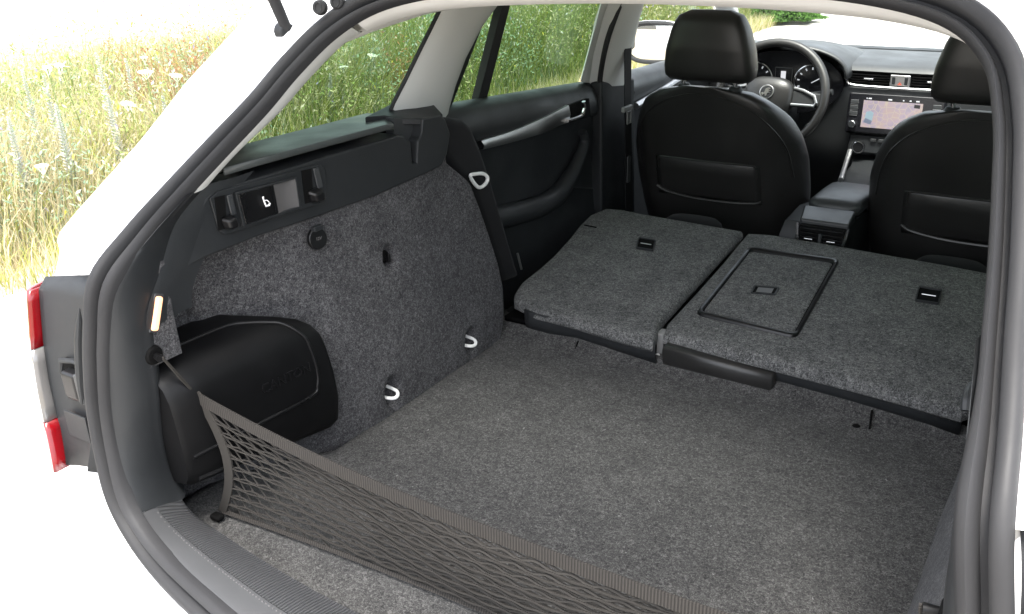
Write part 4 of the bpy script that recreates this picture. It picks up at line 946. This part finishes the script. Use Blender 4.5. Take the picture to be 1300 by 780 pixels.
ar = [super_ring((.020, y, .166+dz), .068*k, .024*k, 28, 3.5, (1, 0, 0), (0, 0, 1)) for y, k, dz in ((1.705, .55, -.010), (1.712, .85, -.003), (1.73, 1, 0), (1.85, 1, -.004), (1.93, 1, -.010), (1.955, .9, -.016), (1.965, .6, -.022))]
obj('console_armrest', MB().loft(ar), 'trim_mid', con, smooth=60)
for d in (-1, 1): obj('tunnel_strip', MB().tube([V((d*.085, 2.22, .105)), V((d*.100, 2.32, .120)), V((d*.112, 2.42, .150))], .008, 8), 'alu', con)
gk = obj('gear_knob', MB().tube([V((.02, 2.24, .06)), V((.02, 2.25, .10)), V((.02, 2.25, .13)), V((.02, 2.25, .15))], lambda t: .010 if t < .5 else .021, 14), 'trim_gloss', car, smooth=60)
obj('knob_collar', MB().disc((.02, 2.25, .098), (0, 0, 1), .017, .008, 20), 'chrome', gk)
obj('footwell_carpet', MB().box((0, 1.9, -.30), (1.5, 2.6, .06)), 'fabric', car, smooth=0)
obj('bulkhead', MB().box((0, 3.0, .05), (1.5, .04, .68)), 'void', car, smooth=0)
obj('rear_cushion', MB().box((0, 1.30, -.12), (1.26, .52, .22)), 'fabric', car, bevel=.04, seg=4)
for s in (-1, 1):   # inner side lining closing the cabin against the outer skin
    rows = [[mir((-.72, y, z), s) for y in (.10, .3, .6, .95)] for z in (-.25, .1, .3, .44)]
    obj('inner_lining', MB().grid(rows), 'void', car, smooth=0, solid=.01)
    rows = [[mir((-.76, y, z), s) for y in (.88, 1.4, 2.0, 3.0)] for z in (-.3, .1, .36)]
    obj('inner_lining', MB().grid(rows), 'void', car, smooth=0, solid=.01)
obj('boot_tub', MB().box((0, .53, -.12), (1.30, .92, .16)), 'void', car, smooth=0)
# right rear grab tongue showing past the folded back
obj('release_lever', MB().tube(spline([U(1228, 522, 'X', .497), U(1230, 505, 'X', .495), U(1236, 492, 'X', .495), U(1247, 487, 'X', .497)], 5), .009, 10), 'trim_mid', car)

# ================================================================== cargo net
NET = empty('cargo_net', (0, .10, 0)); tag(NET, 'taupe elastic cargo net stretched across the boot floor behind the sill', 'net')
NXL = .532
NZ = [(x, .190+.050*max(0, -x/.53)**2.0+.012*max(0, x/.53)**2-.006*math.exp(-((x-.3)/.25)**2)) for x in [k*.02-.56 for k in range(57)]]
def ntop(x): t = x/NXL; return V((x, .105-.002*math.cos(t), interp(x, NZ)))
def nbot(x): t = x/NXL; return V((x, .112+.022*(1-t*t), .012-.000*abs(t)))
def nside(v, s): return lerp(nbot(s*NXL), ntop(s*NXL), v)+V((-s*.042*math.sin(math.pi*v)**1.0, 0, 0))
def npt(u, v):      # u 0..1 across, v 0 bottom .. 1 top
    x = -NXL+2*NXL*u; base = lerp(nbot(x), ntop(x), v)
    pull = .042*math.sin(math.pi*v); k = max(0, 1-u/.16)**2; k2 = max(0, 1-(1-u)/.16)**2
    return base+V((pull*k-pull*k2, .010*math.sin(math.pi*v)*math.sin(u*9), 0))
BW = .020
top = [ntop(-NXL+2*NXL*k/60)-V((0, 0, BW/2)) for k in range(61)]
obj('top_band', MB().ribbon(top, (0, .001, BW), .003), 'webbing', NET, smooth=0)
bot = [nbot(-NXL+2*NXL*k/60) for k in range(61)]
obj('bottom_band', MB().ribbon(bot, (0, .003, .006), .003), 'webbing', NET, smooth=0)
for s in (-1, 1):
    sd_ = [nside(k/24, s)-V((0, 0, 0)) for k in range(25)]
    obj('side_strap', MB().ribbon(sd_, (.020, 0, .003), .003), 'cord', NET, smooth=0)
    h = HOOKS[0 if s == -1 else 1]+V((-s*.016, 0, 0)); e = ntop(s*NXL)-V((0, 0, .006))
    for dz in (-.003, .003): obj('hook_cord', MB().tube([h+V((0, 0, dz*.5)), lerp(h, e, .5)+V((0, 0, dz)), e+V((0, 0, dz*.3))], .0016, 6), 'cord', NET)
    obj('floor_hook', MB().box(nbot(s*NXL)+V((0, -.012, -.004)), (.022, .016, .010)), 'void', NET, bevel=.004)
NR = 10
for r_ in range(1, NR):
    v0 = r_/NR*.905
    pth = [npt(.008+.984*k/240, v0+lerp(.0022, .007, smooth(k/80))*math.sin(k*.55+r_*2.1)+.004*math.sin(k*.13+r_)) + V((0, -.001, .0)) for k in range(241)]
    for d in (-1, 1):
        obj('net_cord', MB().tube([p+V((0, .001*d, d*lerp(.0012, .0021, smooth(k/80))*(1+.9*math.sin(k*.55+r_*2+1)))) for k, p in enumerate(pth)], lambda t: lerp(.0012, .0019, smooth(t*3)), 4), 'cord', NET)
u0 = -.16
while u0 < .99:
    pth = []
    for j in range(49):
        v = .905-.89*j/48; u = u0+(j/48)*(.15+.42*smooth(u0*2.2+.1))
        if .006 < u < .994: pth.append(npt(u, v)+V((0, .0015, .0006*math.sin(j*.9))))
    if len(pth) > 2: obj('net_cord', MB().tube(pth, .0013, 4), 'cord', NET)
    u0 += .0235
u0 = -.02
while u0 < 1.4:
    pth = []
    for j in range(49):
        v = .905-.89*j/48; u = u0-(j/48)*(.10+.38*smooth(u0*1.8-.2))
        if .30 < u < .994: pth.append(npt(u, v)+V((0, .002, .003*math.sin(j*.8))))
    if len(pth) > 2: obj('net_cord', MB().tube(pth, .0012, 4), 'cord', NET)
    u0 += .027

# ================================================================== vegetation
def foliage_mat(name, rough=.8, trans=.35):
    m = bpy.data.materials.new(name); m.use_nodes = True; n = m.node_tree; b = n.nodes['Principled BSDF']; L = n.links.new
    at = n.nodes.new('ShaderNodeAttribute'); at.attribute_name = 'Col'; L(at.outputs['Color'], b.inputs['Base Color']); b.inputs['Roughness'].default_value = rough; b.inputs['Specular IOR Level'].default_value = .2
    tr = n.nodes.new('ShaderNodeBsdfTranslucent'); L(at.outputs['Color'], tr.inputs[0]); mx = n.nodes.new('ShaderNodeMixShader'); mx.inputs[0].default_value = trans
    o = n.nodes['Material Output']; L(b.outputs[0], mx.inputs[1]); L(tr.outputs[0], mx.inputs[2]); L(mx.outputs[0], o.inputs[0]); MATS[name] = m
foliage_mat('grass', .8, .5)
def np_mesh(name, verts, faces, cols, m, parent=None):
    me = bpy.data.meshes.new(name); nv = len(verts); nf = len(faces); k = faces.shape[1]
    me.vertices.add(nv); me.vertices.foreach_set('co', verts.astype(np.float32).ravel())
    me.loops.add(nf*k); me.loops.foreach_set('vertex_index', faces.astype(np.int32).ravel())
    me.polygons.add(nf); me.polygons.foreach_set('loop_start', np.arange(0, nf*k, k, dtype=np.int32)); me.polygons.foreach_set('loop_total', np.full(nf, k, dtype=np.int32))
    a = me.attributes.new('Col', 'FLOAT_COLOR', 'POINT'); a.data.foreach_set('color', np.concatenate([cols, np.ones((nv, 1))], 1).astype(np.float32).ravel())
    me.update(); me.validate(); me.materials.append(MATS[m])
    o = bpy.data.objects.new(name, me); col.objects.link(o)
    if parent is not None: attach(o, parent)
    return o
def blades(x, y, h, wd, colr, lean=.35, z0=GZ):
    n = len(x); a = rng.uniform(0, 2*np.pi, n); la = rng.uniform(0, 2*np.pi, n); ln = rng.uniform(.05, lean, n)*h
    dx, dy = np.cos(a)*wd/2, np.sin(a)*wd/2; lx, ly = np.cos(la)*ln, np.sin(la)*ln
    vs_ = np.zeros((n, 5, 3))
    for i, (t, wk) in enumerate(((0, 1), (0, -1), (.55, -.8), (.55, .8), (1, 0))):
        vs_[:, i, 0] = x+dx*wk+lx*t*t; vs_[:, i, 1] = y+dy*wk+ly*t*t; vs_[:, i, 2] = z0+h*t*(1-.25*ln/h*t)
    idx = np.arange(n)[:, None]*5
    f = np.concatenate([idx+np.array([[0, 1, 2]]), idx+np.array([[0, 2, 3]]), idx+np.array([[3, 2, 4]])], 0)
    c = np.repeat(colr[:, None, :], 5, 1); c[:, :2] *= .85
    return vs_.reshape(-1, 3), f, c.reshape(-1, 3)
def fbm(x, y, s, seed):
    r_ = np.random.default_rng(seed); out = np.zeros_like(x)
    for k in range(7):
        a = r_.uniform(0, 2*np.pi); f = s*r_.uniform(.6, 2.4); out += np.sin((x*np.cos(a)+y*np.sin(a))*f+r_.uniform(0, 6.28))
    return out/7
N = 150000
gx = -3.55-rng.gamma(1.25, 1.55, N); gy = rng.uniform(-1.5, 19, N)**1.0; keep = (gx > -9.5); gx, gy = gx[keep], gy[keep]; n_ = len(gx)
clump = fbm(gx, gy, 2.2, 3); dry = fbm(gx, gy, 1.1, 9)
hh = (.50+.40*rng.beta(2, 3, n_))*(1+.45*clump)*np.clip((-gx-3.35)/.75, .16, 1)*np.where(gx < -6.8, np.clip(1-(-gx-6.8)/2.4, .25, 1), 1)
green = np.array([.15, .21, .060]); lime = np.array([.36, .38, .11]); straw = np.array([.64, .56, .37]); rust = np.array([.34, .18, .10]); grey = np.array([.28, .31, .23])
pick = rng.uniform(0, 1, n_)+.33*dry
near = np.clip((4.6-gy)/2.5, 0, 1)*.34
pick = pick+near-np.clip((gy-3.6)/1.5, 0, 1)*.16
cc = np.where(pick[:, None] < .34, green, np.where(pick[:, None] < .66, lime, np.where(pick[:, None] < .80, grey, straw)))
rs_ = (fbm(gx, gy, 3.1, 21) > .30) & (rng.uniform(0, 1, n_) < .55) & (gy < 5); cc = np.where(rs_[:, None], rust, cc)
cc = cc*rng.uniform(.7, 1.3, (n_, 1))
v1, f1, c1 = blades(gx, gy, hh, rng.uniform(.003, .008, n_), cc, .62)
tag(np_mesh('roadside_grass', v1, f1, c1, 'grass'), 'tall mixed green and straw grass along the track edge', 'grass', kind='stuff')
# leafy undergrowth: small leaves on hidden stalks
M_ = 200000
lx = -3.6-rng.gamma(1.3, 1.3, M_); ly = rng.uniform(-1.5, 17, M_); cl_ = fbm(lx, ly, 2.7, 5); keep = (lx > -8) & (cl_ > -.22); lx, ly = lx[keep], ly[keep]; m_ = len(lx)
lz = GZ+rng.uniform(.04, .86, m_)*np.clip((-lx-3.35)/.7, .12, 1)*np.where(lx < -6.5, np.clip(1-(-lx-6.5)/2.2, .3, 1), 1); sz = rng.uniform(.008, .022, m_)
a = rng.uniform(0, 2*np.pi, m_); e = rng.uniform(-.7, .9, m_); d1 = np.stack([np.cos(a)*np.cos(e), np.sin(a)*np.cos(e), np.sin(e)], 1); d2 = np.stack([-np.sin(a), np.cos(a), rng.uniform(-.5, .5, m_)], 1)
cp_ = np.stack([lx, ly, lz], 1); vv = np.stack([cp_-d1*sz[:, None], cp_+d2*sz[:, None]*.35, cp_+d1*sz[:, None], cp_-d2*sz[:, None]*.35], 1).reshape(-1, 3)
ff = np.arange(m_*4).reshape(-1, 4)
lc = np.where(rng.uniform(0, 1, m_)[:, None] < .5, np.array([.24, .31, .10]), np.array([.40, .38, .22]))*rng.uniform(.6, 1.4, (m_, 1))
teal = fbm(lx, ly, 2.3, 33) > .12; lc = np.where(teal[:, None], np.array([.24, .33, .22])*rng.uniform(.7, 1.4, (m_, 1)), lc)
lrust = (fbm(lx, ly, 3.1, 21) > .25) & (rng.uniform(0, 1, m_) < .6) & (ly < 5); lc = np.where(lrust[:, None], rust*rng.uniform(.6, 1.3, (m_, 1)), lc)
tag(np_mesh('leafy_weeds', vv, ff, np.repeat(lc, 4, 0), 'grass'), 'low leafy weeds growing among the tall grass', 'weeds', kind='stuff')
# pale seed heads and small blossoms scattered through the grass
Q_ = 15000
qx = -3.62-rng.gamma(1.3, 1.3, Q_); qy = rng.uniform(-1.5, 17, Q_); keep = qx > -7.5; qx, qy = qx[keep], qy[keep]; q_ = len(qx)
qz = GZ+rng.uniform(.25, .95, q_)*np.clip((-qx-3.3)/.6, .3, 1); qs = rng.uniform(.004, .012, q_)
cp_ = np.stack([qx, qy, qz], 1); a = rng.normal(size=(q_, 3)); a[:, 2] = np.abs(a[:, 2])+.8; a /= np.linalg.norm(a, axis=1)[:, None]; b = np.cross(a, rng.normal(size=(q_, 3))); b /= np.linalg.norm(b, axis=1)[:, None]
vv = np.stack([cp_-a*qs[:, None]*1.8, cp_+b*qs[:, None]*.7, cp_+a*qs[:, None]*1.8, cp_-b*qs[:, None]*.7], 1).reshape(-1, 3)
pk = rng.uniform(0, 1, q_)[:, None]; qc = np.where(pk < .55, np.array([.60, .54, .40]), np.where(pk < .8, np.array([.66, .65, .60]), np.where(pk < .92, np.array([.62, .55, .10]), np.array([.33, .30, .42]))))
tag(np_mesh('seed_heads', vv, np.arange(q_*4).reshape(-1, 4), np.repeat(qc, 4, 0), 'grass'), 'pale seed heads and small blossoms scattered through the grass', 'seed heads', kind='stuff')
# short dry verge
K_ = 26000
vx = -3.45-rng.gamma(1.2, .25, K_)+.2; vy = rng.uniform(-1.5, 18, K_)
vc = np.where(rng.uniform(0, 1, K_)[:, None] < .6, straw, lime)*rng.uniform(.7, 1.2, (K_, 1))
v1, f1, c1 = blades(vx, vy, rng.uniform(.04, .22, K_), rng.uniform(.003, .007, K_), vc, .8)
tag(np_mesh('verge_grass', v1, f1, c1, 'grass'), 'short dry straw grass fringing the pale track', 'grass', kind='stuff')

def stem_mesh(h, lean, r0):
    mb = MB(); mb.tube([V((lean*t*t, 0, h*t)) for t in (0, .3, .6, 1)], lambda t: r0*(1-.5*t), 6); return mb
mat('stem', (.13, .17, .06), .8); mat('spike_bloom', (.52, .53, .50), .8); mat('weed_green', (.34, .38, .27), .85); mat('bush_stem', (.12, .09, .06), .9)
def umbel(x, y, h, r0, tilt):
    e = empty('wild_flower', (x, y, GZ)); tag(e, 'white umbel wildflower rising above the roadside grass', 'flower', 'white umbels in the roadside grass')
    l = random.uniform(-.12, .12); st = obj('stem', MB().tube([V((x+l*t*t, y+.5*l*t, GZ+h*t)) for t in (0, .3, .6, 1)], lambda t: .0045*(1-.4*t), 6), 'stem', e)
    head = MB(); c = V((x+l, y+.5*l, GZ+h))
    for k in range(26):
        a = k*2.399; rr_ = r0*math.sqrt((k+.5)/26); p = c+V((math.cos(a)*rr_, math.sin(a)*rr_, -.25*rr_+tilt*math.cos(a)*rr_)); head.disc(p, (0, 0, 1), r0*.17, .006, 6, r0*.12)
        if k % 3 == 0: head.tube([c-V((0, 0, .05)), p], .001, 4)
    obj('flower_head', head, 'umbel_white', e)
def spike(x, y, h):
    e = empty('tall_weed', (x, y, GZ)); tag(e, 'tall grey green weed spike standing in the roadside grass', 'weed', 'tall weed spikes in the roadside grass')
    l = random.uniform(-.08, .08); ax_ = lambda t: V((x+l*t*t, y-.6*l*t*t, GZ+h*t))
    obj('stem', MB().tube([ax_(t/6) for t in range(7)], lambda t: .006*(1-.6*t), 6), 'weed_green', e)
    bl = MB()
    for k in range(150):
        t = .42+.58*(k/150); a = k*2.399; rr_ = .034*(1-(t-.42)/.62)+.006; d = V((math.cos(a), math.sin(a), .5)); p = ax_(t); q = V((-d.y, d.x, 0))*.009
        bl.add([p+q*.4, p+d*rr_*.6+q, p+d*rr_, p+d*rr_*.6-q], [(0, 1, 2, 3)])
    obj('bloom_spike', bl, 'spike_bloom', e, smooth=0, recalc=False)
    lf = MB()
    for k in range(22):
        t = .05+.45*k/22; a = k*2.4; d = V((math.cos(a), math.sin(a), .25)); p = ax_(t); q = V((-d.y, d.x, 0))*.012; ln = .09*(1-t)
        lf.add([p, p+d*ln*.5+q, p+d*ln, p+d*ln*.5-q], [(0, 1, 2, 3)])
    obj('leaf_cluster', lf, 'weed_green', e, smooth=0, recalc=False)
def wpos(px, py, X): p = U(px, py, 'X', X); return p
for px, py, X, r0 in ((190, 90, -4.0, .055), (216, 95, -4.3, .05), (186, 130, -3.9, .045), (240, 45, -4.8, .05), (205, 72, -4.6, .03), (95, 82, -4.2, .035), (68, 85, -4.0, .03),
                      (456, 70, -4.2, .05), (452, 84, -4.0, .045), (445, 63, -4.5, .03), (434, 66, -4.3, .025), (523, 70, -4.4, .03), (676, 24, -4.4, .05), (744, 21, -4.6, .07), (733, 60, -4.2, .06), (651, 33, -4.3, .03), (708, 28, -4.6, .04), (490, 30, -4.6, .035), (735, 76, -4.0, .04), (20, 210, -3.75, .04), (500, 42, -4.8, .03)):
    p = wpos(px, py, X); umbel(p.x, p.y, max(.35, p.z-GZ), r0*.72, random.uniform(-.3, .3))
for px, py, X in ((123, 68, -4.1), (137, 120, -3.9), (55, 95, -4.2), (70, 130, -3.9), (28, 88, -4.3), (205, 120, -4.0), (160, 75, -4.6), (10, 150, -3.9), (470, 60, -4.3), (415, 95, -4.0), (715, 40, -4.4), (684, 50, -4.2)):
    p = wpos(px, py, X); spike(p.x, p.y, max(.5, p.z-GZ))
# bushes ahead of the car beyond the windscreen
def bush(x, y, rad, hgt, label):
    e = empty('roadside_bush', (x, y, GZ)); tag(e, label, 'bush')
    br = MB()
    for k in range(9):
        a = k*.698; br.tube([V((x, y, GZ)), V((x+math.cos(a)*rad*.3, y+math.sin(a)*rad*.3, GZ+hgt*.4)), V((x+math.cos(a)*rad*.6, y+math.sin(a)*rad*.6, GZ+hgt*.75))], lambda t: .02*(1-.7*t), 6)
    obj('branches', br, 'bush_stem', e)
    n = 9000; th = rng.uniform(0, 2*np.pi, n); ph = np.arccos(rng.uniform(-.2, 1, n)); q = rng.uniform(.35, 1, n)**.5
    lump = 1+.22*np.sin(th*3+1)*np.sin(ph*4)+.15*np.sin(th*7)
    c = np.stack([x+rad*q*lump*np.sin(ph)*np.cos(th), y+rad*q*lump*np.sin(ph)*np.sin(th), GZ+.1*hgt+hgt*.9*q*lump*np.maximum(0.0, np.cos(ph))*.95+.02], 1)
    s_ = rng.uniform(.015, .035, n)[:, None]; a = rng.normal(size=(n, 3)); a /= np.linalg.norm(a, axis=1)[:, None]; b = np.cross(a, rng.normal(size=(n, 3))); b /= np.linalg.norm(b, axis=1)[:, None]
    vv = np.stack([c-a*s_, c+b*s_*.5, c+a*s_, c-b*s_*.5], 1).reshape(-1, 3)
    lc = np.array([[.10, .20, .045]])*rng.uniform(.6, 1.5, (n, 1))
    np_mesh('crown', vv, np.arange(n*4).reshape(-1, 4), np.repeat(lc, 4, 0), 'grass', e)
bush(-3.25, 11.95, .42, .50, 'rounded bright green bush beside the track ahead of the windscreen')
bush(-5.4, 13.6, 1.0, 1.0, 'broad low green bush behind the rounded roadside bush')
